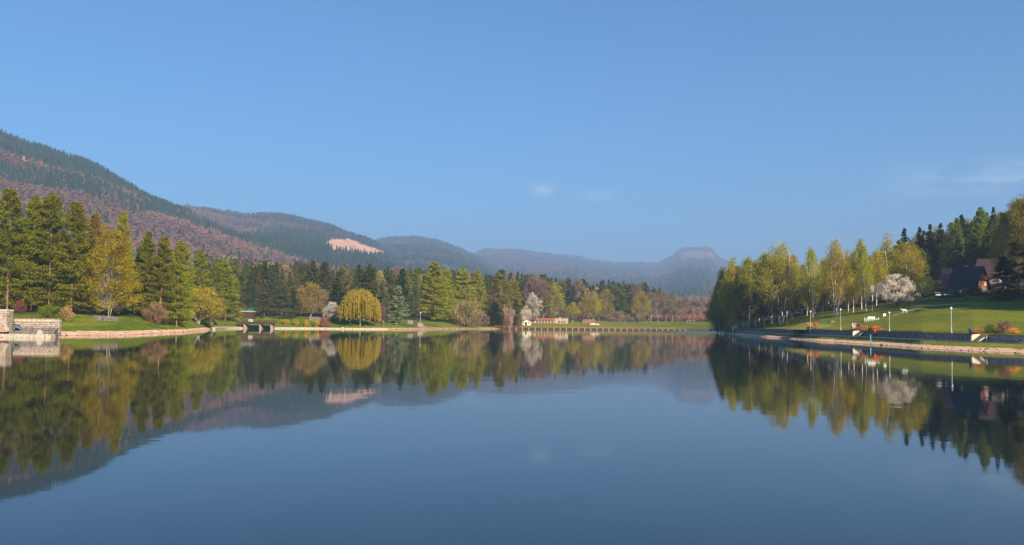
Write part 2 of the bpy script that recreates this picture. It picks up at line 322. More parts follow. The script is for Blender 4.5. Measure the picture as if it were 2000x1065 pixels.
def mixc(f, a, b):
    x = t.nodes.new('ShaderNodeMix'); x.data_type = 'RGBA'
    for i, q in ((0, f), (6, a), (7, b)):
        if isinstance(q, tuple): x.inputs[i].default_value = (*q, 1)
        elif isinstance(q, float): x.inputs[i].default_value = q
        else: L(q, x.inputs[i])
    return x.outputs[2]
def mth(op, a, b, clamp=False):
    x = t.nodes.new('ShaderNodeMath'); x.operation = op; x.use_clamp = clamp
    for i, q in enumerate((a, b)):
        if isinstance(q, (int, float)): x.inputs[i].default_value = q
        else: L(q, x.inputs[i])
    return x.outputs[0]
g1 = ramp(t, [(.3, (.058, .1, .008)), (.5, (.11, .155, .01)), (.72, (.19, .205, .015))]); L(nse(.09, 6, (1, .5, 1)), g1.inputs[0])
g2 = ramp(t, [(.3, (.6, .6, .6)), (.7, (1.3, 1.3, 1.3))]); L(nse(.9, 6), g2.inputs[0])
gm = t.nodes.new('ShaderNodeMix'); gm.data_type = 'RGBA'; gm.blend_type = 'MULTIPLY'; gm.inputs[0].default_value = 1; L(g1.outputs[0], gm.inputs[6]); L(g2.outputs[0], gm.inputs[7])
pt = t.nodes.new('ShaderNodeMapRange'); pt.inputs['From Min'].default_value = .52; pt.inputs['From Max'].default_value = .7; pt.inputs['To Max'].default_value = .38; L(nse(.16, 8, (1, .35, 1)), pt.inputs['Value'])
grass = mixc(mth('MAXIMUM', mth('MULTIPLY', attrn('dry'), .5), pt.outputs[0]), gm.outputs[2], (.33, .28, .055))
floor_ = ramp(t, [(.35, (.05, .035, .02)), (.6, (.1, .075, .04)), (.75, (.07, .1, .03))]); L(nse(.3), floor_.inputs[0])
grass = mixc(attrn('wood'), grass, floor_.outputs[0])
sr = ramp(t, [(.3, (.5, .3, .2)), (.5, (.69, .43, .29)), (.75, (.8, .54, .39))]); L(nse(.55, 8), sr.inputs[0])
so_ = ramp(t, [(.35, (.22, .13, .08)), (.7, (.46, .3, .2))]); L(nse(.8, 8), so_.inputs[0])
sand = mixc(attrn('soil'), sr.outputs[0], so_.outputs[0])
tt = mth('ADD', attrn('t'), mth('MULTIPLY', mth('SUBTRACT', nse(.5, 5), .5), .5))
isg = mth('MULTIPLY', mth('SUBTRACT', tt, 1.97), 12, True)
col = mixc(isg, sand, grass)
wet = mth('MULTIPLY', mth('SUBTRACT', attrn('t'), 1.0), 7, True)
col = mixc(wet, (.2, .13, .09), col)
L(col, p.inputs['Base Color']); p.inputs['Roughness'].default_value = 1; p.inputs['Specular IOR Level'].default_value = .05
bp = t.nodes.new('ShaderNodeBump'); bp.inputs['Distance'].default_value = .25; bp.inputs['Strength'].default_value = .8; L(nse(1.6, 8), bp.inputs['Height']); L(bp.outputs[0], p.inputs['Normal'])
gme = fastmesh('ground', V, Fq, [GROUND], smooth=True, attr={'t': ('FLOAT', T), 'soil': ('FLOAT', soil), 'wood': ('FLOAT', wood), 'dry': ('FLOAT', dry)})
g = obj('ground', gme); tag(g, kind='structure')

# ---------------------------------------------------------------- water
m, t, p = newmat('lake_water'); L = t.links.new
geo = t.nodes.new('ShaderNodeNewGeometry')
def wv(scale, st, det=2):
    mp = t.nodes.new('ShaderNodeMapping'); mp.inputs['Scale'].default_value = st; L(geo.outputs['Position'], mp.inputs[0])
    n = t.nodes.new('ShaderNodeTexNoise'); n.inputs['Scale'].default_value = scale; n.inputs['Detail'].default_value = det; L(mp.outputs[0], n.inputs['Vector']); return n.outputs['Fac']
# breeze patch far out at the right
sp = t.nodes.new('ShaderNodeVectorMath'); sp.operation = 'SUBTRACT'; sp.inputs[1].default_value = (uof(1345) * 400, 400, 0); L(geo.outputs['Position'], sp.inputs[0])
sm = t.nodes.new('ShaderNodeVectorMath'); sm.operation = 'MULTIPLY'; sm.inputs[1].default_value = (1 / 22, 1 / 62, 0); L(sp.outputs[0], sm.inputs[0])
le = t.nodes.new('ShaderNodeVectorMath'); le.operation = 'LENGTH'; L(sm.outputs[0], le.inputs[0])
pm = t.nodes.new('ShaderNodeMapRange'); pm.interpolation_type = 'SMOOTHSTEP'; pm.inputs['From Min'].default_value = 1.25; pm.inputs['From Max'].default_value = .8; pm.inputs['To Min'].default_value = 0; pm.inputs['To Max'].default_value = 1
L(le.outputs['Value'], pm.inputs['Value'])
h1 = mth('MULTIPLY', wv(.35, (1, 1, 1), 3), 1.0); h2 = mth('MULTIPLY', wv(2.2, (1, 1, 1), 2), .12)
hh = mth('ADD', h1, h2)
gp = t.nodes.new('ShaderNodeMapRange'); gp.inputs['From Min'].default_value = .38; gp.inputs['From Max'].default_value = .66; gp.inputs['To Min'].default_value = .35; gp.inputs['To Max'].default_value = 1.25; L(wv(.018, (1, 1, 1), 3), gp.inputs['Value'])
hh = mth('MULTIPLY', hh, gp.outputs[0])
hh = mth('ADD', hh, mth('MULTIPLY', mth('MULTIPLY', wv(3.5, (1, 1, 1), 3), 3.0), pm.outputs[0]))
bp = t.nodes.new('ShaderNodeBump'); bp.inputs['Strength'].default_value = 1; bp.inputs['Distance'].default_value = .0075; L(hh, bp.inputs['Height']); L(bp.outputs[0], p.inputs['Normal'])
p.inputs['Base Color'].default_value = (.006, .014, .02, 1); p.inputs['Roughness'].default_value = .03; p.inputs['IOR'].default_value = 1.36
rr = t.nodes.new('ShaderNodeMapRange'); rr.inputs['To Min'].default_value = .03; rr.inputs['To Max'].default_value = .22; L(pm.outputs[0], rr.inputs['Value']); L(rr.outputs[0], p.inputs['Roughness'])
WATER = m
xs = np.linspace(-320, 320, 5); ys = np.linspace(-60, 500, 5)
V = np.array([(x, y, 0) for x in xs for y in ys]); I = np.arange(25).reshape(5, 5)
wo = obj('lake_water', fastmesh('lake_water', V, np.stack([I[:-1, :-1], I[1:, :-1], I[1:, 1:], I[:-1, 1:]], -1).reshape(-1, 4), [WATER])); tag(wo, kind='structure')
# ---------------------------------------------------------------- hills
def rockface(name):
    m, t, p = newmat(name); L = t.links.new; geo = t.nodes.new('ShaderNodeNewGeometry')
    n = t.nodes.new('ShaderNodeTexNoise'); n.inputs['Scale'].default_value = .02; n.inputs['Detail'].default_value = 9; L(geo.outputs['Position'], n.inputs['Vector'])
    r = ramp(t, [(.3, (.075, .05, .035)), (.5, (.13, .085, .065)), (.7, (.1, .09, .05))]); L(n.outputs['Fac'], r.inputs[0])
    mp = t.nodes.new('ShaderNodeMapping'); mp.inputs['Scale'].default_value = (1, 1, 3.0); L(geo.outputs['Position'], mp.inputs[0])
    n2 = t.nodes.new('ShaderNodeTexNoise'); n2.inputs['Scale'].default_value = .035; n2.inputs['Detail'].default_value = 8; L(mp.outputs[0], n2.inputs['Vector'])
    q = ramp(t, [(.36, (.46, .23, .12)), (.5, (.82, .46, .25)), (.66, (.93, .62, .4))]); L(n2.outputs['Fac'], q.inputs[0])
    a = t.nodes.new('ShaderNodeAttribute'); a.attribute_name = 'rock'
    x = t.nodes.new('ShaderNodeMix'); x.data_type = 'RGBA'; L(a.outputs['Fac'], x.inputs[0]); L(r.outputs[0], x.inputs[6]); L(q.outputs[0], x.inputs[7]); L(x.outputs[2], p.inputs['Base Color'])
    p.inputs['Roughness'].default_value = 1; p.inputs['Specular IOR Level'].default_value = .05
    return m
HILLM = rockface('hillside')
def inpoly(x, y, P):
    r = np.zeros(len(x), bool); n = len(P)
    for i in range(n):
        x1, y1 = P[i]; x2, y2 = P[(i + 1) % n]
        c = ((y1 > y) != (y2 > y)) & (x < (x2 - x1) * (y - y1) / (y2 - y1 + 1e-9) + x1); r ^= c
    return r
def project(P):
    P = np.asarray(P); q = P - np.array([0, 0, H]); a = q @ np.array(fw); return 1000 + F * (q @ np.array(rt)) / a, 532.5 - F * (q @ np.array(up)) / a
def tri_conifer(n):     # ragged low spire: two crossed tiers of jagged cones
    vs = []; fs = []
    for z0, z1, r_ in ((.08, .62, .2), (.34, .84, .15), (.6, 1.0, .085)):
        b = len(vs); vs.append((0, 0, z1))
        for k in range(n): a = 2 * math.pi * k / n + z0 * 5; q = r_ * (1 if k % 2 else .62); vs.append((q * math.cos(a), q * math.sin(a), z0 + (0 if k % 2 else .07)))
        fs += [(b, b + 1 + k, b + 1 + (k + 1) % n) for k in range(n)]
    return np.array(vs), np.array(fs)
def tri_broad(n, sd=0):
    g = np.random.default_rng(sd); c = g.normal(size=(n, 3)); c /= np.linalg.norm(c, axis=1)[:, None]; c *= g.uniform(.55, 1, (n, 1)) * np.array([.3, .3, .36]); c[:, 2] += .62
    d = g.normal(size=(n, 3, 3)) * .095; v = (c[:, None] + d).reshape(-1, 3); return v, np.arange(3 * n).reshape(n, 3)
def scatter(name, pts, hts, kinds, cols, label, cat='forest'):
    """one merged far-off wood: too many trees to count"""
    protos = [tri_conifer(6), tri_broad(44, 1), tri_broad(44, 2)]; VV = []; FF = []; CC = []; nb = 0
    for k in range(3):
        i = np.where(kinds == k)[0]
        if len(i) == 0: continue
        pv, pf = protos[k]; a = rng.uniform(0, 6.28, len(i)); ca, sa = np.cos(a), np.sin(a); wd = rng.uniform(.8, 1.3, len(i)) * hts[i]
        X = pv[None, :, 0] * ca[:, None] - pv[None, :, 1] * sa[:, None]; Y = pv[None, :, 0] * sa[:, None] + pv[None, :, 1] * ca[:, None]
        v = np.stack([X * wd[:, None] + pts[i, 0:1], Y * wd[:, None] + pts[i, 1:2], pv[None, :, 2] * hts[i, None] + pts[i, 2:3]], -1).reshape(-1, 3)
        f = (pf[None] + (np.arange(len(i)) * len(pv))[:, None, None]).reshape(-1, 3) + nb
        VV.append(v); FF.append(f); CC.append(np.repeat(np.c_[cols[i], np.ones(len(i))], len(pv), 0)); nb += len(v)
    cc = np.concatenate(CC)
    me = fastmesh(name, np.concatenate(VV), np.concatenate(FF), [FARW], attr={'col': ('FLOAT_COLOR', cc)})
    o = obj(name, me); tag(o, label, cat, kind='stuff'); return o
m, t, p = newmat('far_foliage'); FARW = m
a = t.nodes.new('ShaderNodeAttribute'); a.attribute_name = 'col'; t.links.new(a.outputs['Color'], p.inputs['Base Color']); p.inputs['Roughness'].default_value = 1; p.inputs['Specular IOR Level'].default_value = 0
def hillside(name, sil, Dr, foot, power, step, cover, rock=None, noise=.05, seed=1, label='', treeh=20, n=9000, Dback=1.35):
    px = np.arange(sil[0][0], sil[-1][0] + step, step); ys = np.interp(px, [s[0] for s in sil], [s[1] for s in sil])
    ys = ys + (fbm(px / 26, px * 0 + seed, seed + 3) - .47) * 5
    dr = np.interp(px, [q[0] for q in Dr], [q[1] for q in Dr]); df = np.interp(px, [q[0] for q in foot], [q[1] for q in foot]); zf = np.interp(px, [q[0] for q in foot], [q[2] for q in foot])
    ns = 46; s = np.linspace(0, 1, ns); s2 = np.linspace(1, 1.6, 8)[1:]
    V = []; 
    for i, x in enumerate(px):
        top = at(x, ys[i], dr[i]); u = top.x / top.y; z1 = top.z
        D = np.concatenate([df[i] + (dr[i] - df[i]) * s, dr[i] * (1 + (s2 - 1) / .6 * (Dback - 1))])
        Z = np.concatenate([zf[i] + (z1 - zf[i]) * s ** power, z1 - (z1 - zf[i]) * ((s2 - 1) / .6) ** 1.6])
        V.append(np.stack([u * D, D, Z], -1))
    V = np.array(V); ss = np.concatenate([s, s2]); env = np.clip(4 * ss * (1 - ss), 0, 1) * (V[..., 2].max(1)[:, None] - 10)
    X, Y = V[..., 0], V[..., 1]; relief = (fbm(X / 420, Y / 420, seed) - .47) * 1.0 + (fbm(X / 110, Y / 260, seed + 5) - .47) * .45
    V[..., 2] += relief * env * noise * 4
    P = V.reshape(-1, 3); qx, qy = project(P); rk = np.zeros(len(P)); rkk = .3 if name == 'table_mountain' else 1.0
    if rock is not None:
        for poly in rock:
            rk = np.maximum(rk, inpoly(qx + (fbm(qx / 9, qy / 4, 5) - .5) * 12, qy + (fbm(qx / 11, qy / 11, 9) - .5) * 7, poly).astype(float) * rkk)
    nr_ = V.shape[1]; I = np.arange(len(P)).reshape(len(px), nr_)
    o = obj(name, fastmesh(name, P, np.stack([I[:-1, :-1], I[1:, :-1], I[1:, 1:], I[:-1, 1:]], -1).reshape(-1, 4), [HILLM], smooth=True, attr={'rock': ('FLOAT', rk)})); tag(o, kind='structure')
    # trees on the slope
    a = rng.uniform(0, len(px) - 1.001, n); b = np.concatenate([rng.uniform(0, ns - 1, n - n // 7), ns - 1 - rng.uniform(0, 1.6, n // 7)])
    i0 = a.astype(int); j0 = b.astype(int); fa = (a - i0)[:, None]; fb = (b - j0)[:, None]
    pts = (V[i0, j0] * (1 - fa) + V[i0 + 1, j0] * fa) * (1 - fb) + (V[i0, j0 + 1] * (1 - fa) + V[i0 + 1, j0 + 1] * fa) * fb
    qx, qy = project(pts); keep = np.ones(n, bool)
    if rock is not None:
        for poly in rock: keep &= ~(inpoly(qx, qy, poly) | inpoly(qx, qy - 4, poly) | (inpoly(qx, qy - 8, poly) & (rng.uniform(size=n) < .7)))
    pts = pts[keep]; qx = qx[keep]; qy = qy[keep]; sv = (b / (ns - 1))[keep]
    kinds, cols, h = cover(pts, qx, qy, sv); pts[:, 2] -= 1
    scatter(name + '_wood', pts, h * treeh, kinds, cols, label)
    return V
def jit(c, n, k=.16): return np.array(c)[None] * rng.uniform(1 - k, 1 + k, (n, 1)) * rng.uniform(.93, 1.07, (n, 3))
CON = (.028, .048, .026); PUR = (.15, .085, .08); PINK = (.24, .13, .085); OLI = (.13, .13, .045)
def mixcover(con, seed, warm=.5):
    def f(pts, qx, qy, s):
        n = len(pts); nz = fbm(pts[:, 0] / 330, pts[:, 1] / 330 + pts[:, 2] / 70, seed, 5) / .94; pr = np.clip((nz - (1 - con(qx, qy, s))) * 6 + .5, .02, .98)
        isc = rng.uniform(size=n) < pr; kinds = np.where(isc, 0, rng.integers(1, 3, n))
        wv_ = np.clip((fbm(pts[:, 0] / 300, pts[:, 1] / 300, seed + 9) / .94 - .5) * 3 + warm, 0, 1)[:, None]
        br = jit(PUR, n) * (1 - wv_) + jit(PINK, n) * wv_; ol = rng.uniform(size=n) < .1; br[ol] = jit(OLI, ol.sum())
        cols = np.where(isc[:, None], jit(CON, n, .35), br); h = np.where(isc, rng.uniform(.65, 1.45, n), rng.uniform(.6, .9, n)); return kinds, cols, h
    return f
# nearest mountain, falling from the left edge
hillside('near_mountain', [(-900, 60), (-500, 120), (-200, 190), (0, 274), (50, 294), (100, 308), (170, 330), (200, 345), (250, 374), (290, 398), (330, 413), (400, 441), (450, 462), (520, 484), (600, 503), (700, 532), (800, 565)],
  [(-900, 1500), (0, 2000), (400, 2300), (800, 2300)], [(-900, 700, 30), (0, 850, 38), (400, 1000, 42), (800, 1300, 40)], .95, 6,
  mixcover(lambda x, y, s: .44 + .13 * np.clip((s - .55) * 3, -.6, 1) - np.where((y > 430) & (x > 150), .12, 0), 11, .62),
  rock=[[(40, 304), (50, 302), (52, 320), (45, 325)], [(178, 322), (192, 324), (196, 331), (184, 331)], [(2, 290), (14, 292), (12, 300)]], noise=.045, seed=3, label='leafless purple and dark spruce wood covering the big mountain at the left', treeh=22, n=40000)
# second mountain with the quarry
QUARRY = [(634, 478), (648, 468), (680, 466), (705, 474), (725, 483), (752, 491), (752, 498), (725, 499), (700, 497), (676, 493), (650, 489)]
hillside('quarry_mountain', [(150, 370), (250, 390), (330, 406), (400, 412), (450, 421), (480, 426), (550, 424), (590, 433), (640, 446), (680, 461), (705, 469), (722, 476), (760, 497), (800, 530), (860, 560)],
  [(150, 3700), (500, 3800), (860, 3700)], [(150, 1500, 60), (860, 1500, 42)], 1.0, 3,
  mixcover(lambda x, y, s: .46 + .2 * np.clip((x - 450) / 150, -.5, 1), 23, .35), rock=[QUARRY], noise=.035, seed=8, label='mixed wood round the pale quarry on the second mountain', treeh=20, n=26000)
hillside('round_hill', [(640, 520), (690, 485), (720, 478), (770, 469), (810, 467), (850, 474), (900, 491), (925, 503), (960, 520), (1020, 548)],
  [(640, 6200), (1020, 6200)], [(640, 1700, 40), (1020, 1600, 35)], 1.1, 5, mixcover(lambda x, y, s: .62 + x * 0, 31, .3), noise=.03, seed=12, label='dark wood on the rounded hill beyond the quarry', treeh=26, n=14000)
def mesacover(pts, qx, qy, s):
    return mixcover(lambda x, y, s: .5 + x * 0, 41, .3)(pts, qx, qy, s)
hillside('table_mountain', [(860, 530), (900, 508), (925, 500), (938, 491), (952, 488), (1000, 490), (1080, 500), (1130, 505), (1160, 512), (1200, 516), (1250, 517), (1285, 515), (1300, 508), (1312, 503), (1320, 496), (1329, 490), (1346, 487), (1384, 485), (1390, 488), (1396, 497), (1404, 505), (1412, 507), (1430, 516), (1460, 530), (1600, 556), (1800, 575)],
  [(860, 9000), (1200, 9600), (1360, 9600), (1800, 9600)], [(860, 1900, 40), (1300, 1700, 16), (1800, 1700, 20)], 1.25, 4, mesacover,
  rock=[[(1322, 497), (1345, 491), (1362, 489), (1388, 492), (1398, 502), (1384, 500), (1370, 505), (1350, 501), (1336, 507), (1322, 503)]], noise=.03, seed=16, label='hazy wood on the far ridge with the flat topped rock', treeh=28, n=26000)
# lower far wood on the valley floor, between the near trees and the mountains
n = 9000; px_ = rng.uniform(-100, 2300, n); D = 720 + 1000 * rng.uniform(0, 1, n) ** 1.3; ok = ~((px_ > 1290) & (px_ < 1420) & (D < 1100)); px_ = px_[ok]; D = D[ok]; n = len(D)
uu = np.interp(px_, cpx, cu); pts = np.array([(u * d, d, gz(u * d, d) - .5) for u, d in zip(uu, D)])
isc = rng.uniform(size=n) < .6; kinds = np.where(isc, 0, rng.integers(1, 3, n)); br = np.where((rng.uniform(size=n) < .45)[:, None], jit(OLI, n), jit(PUR, n))
h = rng.uniform(15, 24, n) * np.where((px_ > 1290) & (px_ < 1420), .75, 1)
scatter('valley_wood', pts, h, kinds, np.where(isc[:, None], jit((.035, .05, .024), n, .4), br), 'far-off mixed wood filling the valley behind the trees of the shore')

# ---------------------------------------------------------------- trees
def spread_tris(c, size, g, axis=None, flat=0):
    """small triangles centred on c (n,3) ; size (n,)"""
    n = len(c); a = g.normal(size=(n, 3)); 
    if axis is not None: a = a * .55 + axis
    a /= np.linalg.norm(a, axis=1)[:, None] + 1e-9; b = g.normal(size=(n, 3)); b[:, 2] *= (1 - flat); b -= (a * b).sum(1)[:, None] * a; b /= np.linalg.norm(b, axis=1)[:, None] + 1e-9
    s = size[:, None]; v = np.stack([c - a * s * .55 - b * s * .32, c - a * s * .5 + b * s * .36, c + a * s * .75], 1)
    return v.reshape(-1, 3), np.arange(3 * n).reshape(n, 3)
def clumpval(c, g, scale): 
    s = g.integers(0, 999); return np.clip(.5 + (fbm(c[:, 0] / scale + c[:, 2] / scale * .7, c[:, 1] / scale + c[:, 2] / scale * .6, s, 3) / .875 - .5) * 1.5 + g.normal(size=len(c)) * .17, 0, 1)
def tubes(paths, n=5):
    V = []; Fc = []; nb = 0
    for P, Rr in paths:
        P = np.asarray(P, float); m_ = len(P); d = np.gradient(P, axis=0); d /= np.linalg.norm(d, axis=1)[:, None] + 1e-9
        ref = np.array([0, 1., 0]) if abs(d[0, 1]) < .9 else np.array([1., 0, 0]); a = np.cross(d, ref); a /= np.linalg.norm(a, axis=1)[:, None] + 1e-9; b = np.cross(d, a)
        th = np.arange(n) * 2 * np.pi / n; v = P[:, None] + (a[:, None] * np.cos(th)[None, :, None] + b[:, None] * np.sin(th)[None, :, None]) * np.asarray(Rr)[:, None, None]
        V.append(v.reshape(-1, 3)); i = np.arange(m_ - 1)[:, None] * n + np.arange(n)[None]; j = np.arange(m_ - 1)[:, None] * n + (np.arange(n)[None] + 1) % n
        Fc.append(np.stack([i, j, j + n, i + n], -1).reshape(-1, 4) + nb); nb += m_ * n
    return np.concatenate(V), np.concatenate(Fc)
PROTO = {}
def where(px, tb): return next(s for p_, s in tb if px < p_)
def reg(kind, trunk, crown, h, wd): PROTO.setdefault(kind, []).append((trunk, crown, h, wd))
def conifer(kind, seed, Ht, Rad, base, nb, per, leaf, prof=.9, droop=.25, up_=.25, lat=.5, bark=None, rag=.3, vs=0.5, low=1, mat=None):
    g = np.random.default_rng(seed)
    t = np.sort(g.uniform(0, 1, nb) ** .9); z = (base + (1 - base) * t * .985) * Ht; az = g.uniform(0, 2 * np.pi, nb) + np.arange(nb) * 2.4
    cl = vnoise(np.cos(az) * 1.6 + 5, np.sin(az) * 1.6 + z / Ht * 9, seed)
    L = Rad * 1.28 * ((1 - t) ** prof * (1 - .35 * np.exp(-t * 14) * low) + .07) * (1 - rag + 2 * rag * cl) * g.uniform(.75, 1.1, nb)
    # far-reaching irregular boughs
    m_ = per; s = g.uniform(.06, 1, (nb, m_)) ** .62; dirx, diry = np.cos(az), np.sin(az); dz = up_ * (t * 2 - .6)[:, None]
    x = s * L[:, None] * dirx[:, None]; y = s * L[:, None] * diry[:, None]; zz = z[:, None] + L[:, None] * (dz * s - droop * s ** 2 + .12 * s ** 3)
    lt = g.normal(size=(nb, m_)) * lat * (1.05 - .6 * s) * (L[:, None] / Rad * .7 + .3); x = x - diry[:, None] * lt; y = y + dirx[:, None] * lt; zz = zz - np.abs(g.normal(size=(nb, m_))) * lat * .45
    c = np.stack([x, y, zz], -1).reshape(-1, 3); c[:, 2] = np.maximum(c[:, 2], .3)
    ax = np.stack([dirx[:, None] + 0 * s, diry[:, None] + 0 * s, -.25 + 0 * s], -1).reshape(-1, 3)
    sz = leaf * g.uniform(.6, 1.3, len(c)); v, f = spread_tris(c, sz, g, ax, .5)
    br = np.repeat(g.uniform(0, 1, nb), m_); val = np.repeat(np.clip(.45 * br + .55 * clumpval(c, g, vs * Rad), 0, 1), 3)
    crown = fastmesh('crown', v, f, [mat or LEAF], attr={'v': ('FLOAT', val)})
    paths = [([(g.normal() * .05, 0, zq * Ht) for zq in np.linspace(-.01, .97, 7)], np.linspace(1, .06, 7) * Ht * .011 + .02)]
    for i in range(0, nb, max(1, nb // 46)):
        q = np.linspace(0, .8, 4); paths.append((np.stack([q * L[i] * dirx[i], q * L[i] * diry[i], z[i] + L[i] * (dz[i, 0] * q - droop * q ** 2)], -1), np.linspace(.05, .015, 4) * Ht / 25))
    tv, tf = tubes(paths); reg(kind, fastmesh('trunk', tv, tf, [bark or BARK], smooth=True), crown, Ht, Rad)
def broad(kind, seed, Ht, Rad, zc, rz, ncl, per, leaf, stems=1, lean=.0, bark=None, mat=None, shape='oval', csig=.5, hang=0, steep=.5, trad=.012, splay=.12, twig=0):
    """crown clumps inside an envelope, each carried by a limb from a stem"""
    g = np.random.default_rng(seed); cs = []
    while len(cs) < ncl:
        q = g.uniform(-1, 1, 3); r2 = (q ** 2).sum()
        if r2 > 1 or r2 < g.uniform(0, .75): continue
        k = 1.0
        if shape == 'birch': k = 1.25 * np.clip((1.15 - q[2]) * .72, .3, 1.05)
        if shape == 'egg': k = 1.0 - .32 * q[2]
        cs.append((q[0] * k * Rad * (1 + .2 * g.normal() * .5), q[1] * k * Rad, zc + q[2] * rz))
    cs = np.array(cs); nz_ = vnoise(np.arctan2(cs[:, 1], cs[:, 0]) * 1.4 + 9, cs[:, 2] / rz * 2.2, seed); cs[:, :2] *= (.72 + .5 * nz_)[:, None]
    paths = []; st = []; limbs = []
    for k in range(stems):
        a = 2 * math.pi * k / stems + g.uniform(0, 1); sp = (splay * Ht * g.uniform(.5, 1.1) if stems > 1 else lean * Ht); top = Ht * g.uniform(.86, .99) * (1 if k == 0 else .9)
        q = np.linspace(0, 1, 9); wob = np.cumsum(g.normal(size=(9, 2)), 0) * Ht * .004; o_ = .012 * Ht * (stems > 1)
        P = np.stack([math.cos(a) * (o_ + sp * q ** .9) + wob[:, 0], math.sin(a) * (o_ + sp * q ** .9) + wob[:, 1], -.02 * Ht + q * top], -1); rr = (1 - q * .86) * Ht * trad * (1 if stems == 1 else .75) + .015
        paths.append((P, rr)); st.append(P)
    for c_ in cs:
        P = min(st, key=lambda P: np.min(np.linalg.norm(P[:, :2] - c_[:2], axis=1) + 0 * P[:, 0])); dxy = math.hypot(c_[0], c_[1])
        z0 = max(c_[2] - dxy * (1.0 / steep) - .05 * Ht, Ht * .1); i = np.interp(z0, P[:, 2], np.arange(len(P))); i0 = int(i); p0 = P[i0] + (P[min(i0 + 1, 8)] - P[i0]) * (i - i0)
        q = np.linspace(0, 1, 5)[:, None]; mid = p0 * .35 + c_ * .65; mid = mid + np.array([0, 0, -.04 * Ht * (1 if hang < 1 else -3)]); B = (1 - q) ** 2 * p0 + 2 * q * (1 - q) * mid + q ** 2 * c_
        limbs.append((B, np.linspace(.24, .04, 5) * Ht * trad * .8 + .006))
    tv, tf = tubes(paths, 5); lv, lf = tubes(limbs, 4)
    trunk = fastmesh('trunk', np.concatenate([tv, lv]), np.concatenate([tf, lf + len(tv)]), [bark or BARK, BARK if bark is BIRCHB else (bark or BARK)], midx=[0] * len(tf) + [1] * len(lf), smooth=True)
    c = np.repeat(cs, per, 0) + g.normal(size=(ncl * per, 3)) * np.array([1, 1, .8]) * csig
    if hang: hq = np.abs(g.exponential(size=len(c))) * hang; c[:, 2] -= hq
    c[:, 2] = np.maximum(c[:, 2], .15)
    ax = None
    if twig: ax = (c - np.array([0, 0, Ht * .25])); ax /= np.linalg.norm(ax, axis=1)[:, None]; ax = ax * twig + np.array([0, 0, twig * .7])
    if hang and not twig: ax = np.tile(np.array([0, 0, -1.0]), (len(c), 1))
    v, f = spread_tris(c, leaf * g.uniform(.6, 1.35, len(c)), g, ax)
    if twig: # thin twigs rather than leaves
        vv = v.reshape(-1, 3, 3); mdl = (vv[:, 0] + vv[:, 1]) / 2; vv[:, 0] = mdl + (vv[:, 0] - mdl) * .28; vv[:, 1] = mdl + (vv[:, 1] - mdl) * .28; v = vv.reshape(-1, 3)
    val = np.repeat(clumpval(c, g, .5 * Rad), 3); crown = fastmesh('crown', v, f, [mat or LEAF], attr={'v': ('FLOAT', val)}); reg(kind, trunk, crown, Ht, Rad)
def willow(seed=5):
    g = np.random.default_rng(seed); Ht, Rad = 14, 8.2; paths = [([(0, 0, -.3), (.1, 0, 1.5), (0, .1, 3.2), (.2, 0, 5)], [.55, .45, .4, .3])]; Cc = []; Ax = []
    for k in range(210):
        a = g.uniform(0, 6.28); r_ = Rad * g.uniform(.12, 1.08) ** .6 * (.86 + .28 * float(vnoise(np.array(a * 1.9), np.array(3.), 4))); zt = Ht * (.99 - .42 * (r_ / Rad) ** 2.6) * g.uniform(.84, 1.04); e = np.array([r_ * math.cos(a), r_ * math.sin(a), zt])
        q = np.linspace(0, 1, 6)[:, None]; p0 = np.array([0, 0, g.uniform(2.6, 4.8)]); mid = e * np.array([.5, .5, 1.0]) + np.array([0, 0, .6]); B = (1 - q) ** 2 * p0 + 2 * q * (1 - q) * mid + q ** 2 * e
        if k < 70: paths.append((B, np.linspace(.2, .03, 6)))
        for j in range(4):
            o_ = e + g.normal(size=3) * np.array([.5, .5, .35]); ln = zt - (1.2 + 2.0 * g.uniform() + 3.6 * (1 - r_ / Rad)) ; n_ = 22; s_ = np.linspace(0, 1, n_)
            Cc.append(np.stack([o_[0] * (1 + .06 * s_) + g.normal(size=n_) * .09, o_[1] * (1 + .06 * s_) + g.normal(size=n_) * .09, o_[2] - s_ * ln * g.uniform(.75, 1)], -1)); Ax.append(np.full(n_, g.uniform()))
    c = np.concatenate(Cc); v, f = spread_tris(c, .5 * g.uniform(.7, 1.3, len(c)), g, np.tile([0, 0, -1.6], (len(c), 1))); val = np.repeat(.65 * np.concatenate(Ax) + .35 * g.uniform(size=len(c)), 3)
    tv, tf = tubes(paths); reg('willow', fastmesh('trunk', tv, tf, [BARKG], smooth=True), fastmesh('crown', v, f, [LEAF], attr={'v': ('FLOAT', val)}), Ht, Rad)
for s_ in range(4): conifer('larch', 10 + s_, 30, 5.6, .07, 270, 92, .38, .6, .08, .35, .85, BARKR, .3, .4)
for s_ in range(4): conifer('spruce', 20 + s_, 25, 4.2, .03, 220, 56, .4, .72, .3, .35, .55, BARK, .24, .4)
for s_ in range(3): conifer('blue_spruce', 30 + s_, 15, 3.9, .01, 180, 80, .3, .75, .12, .45, .32, BARK, .25, .35)
for s_ in range(3): conifer('pine', 40 + s_, 22, 4.6, .3, 70, 70, .5, .5, .05, .5, .9, BARKR, .5, .5)
for s_ in range(2): conifer('half_bare_spruce', 45 + s_, 22, 4.4, .03, 140, 24, .34, .9, .5, .3, .35, BARK, .3, .45)
for s_ in range(5): broad('birch', 50 + s_, 26, 4.0, 16.4, 9.5, 125, 70, .29, 1, .03, BIRCHB, shape='birch', csig=.66, hang=.9, steep=.45, trad=.0075)
for s_ in range(3): broad('birch_cluster', 60 + s_, 27, 5.6, 16.4, 10.2, 175, 66, .29, 4, 0, BIRCHB, shape='birch', csig=.7, hang=.9, steep=.45, trad=.0085, splay=.10)
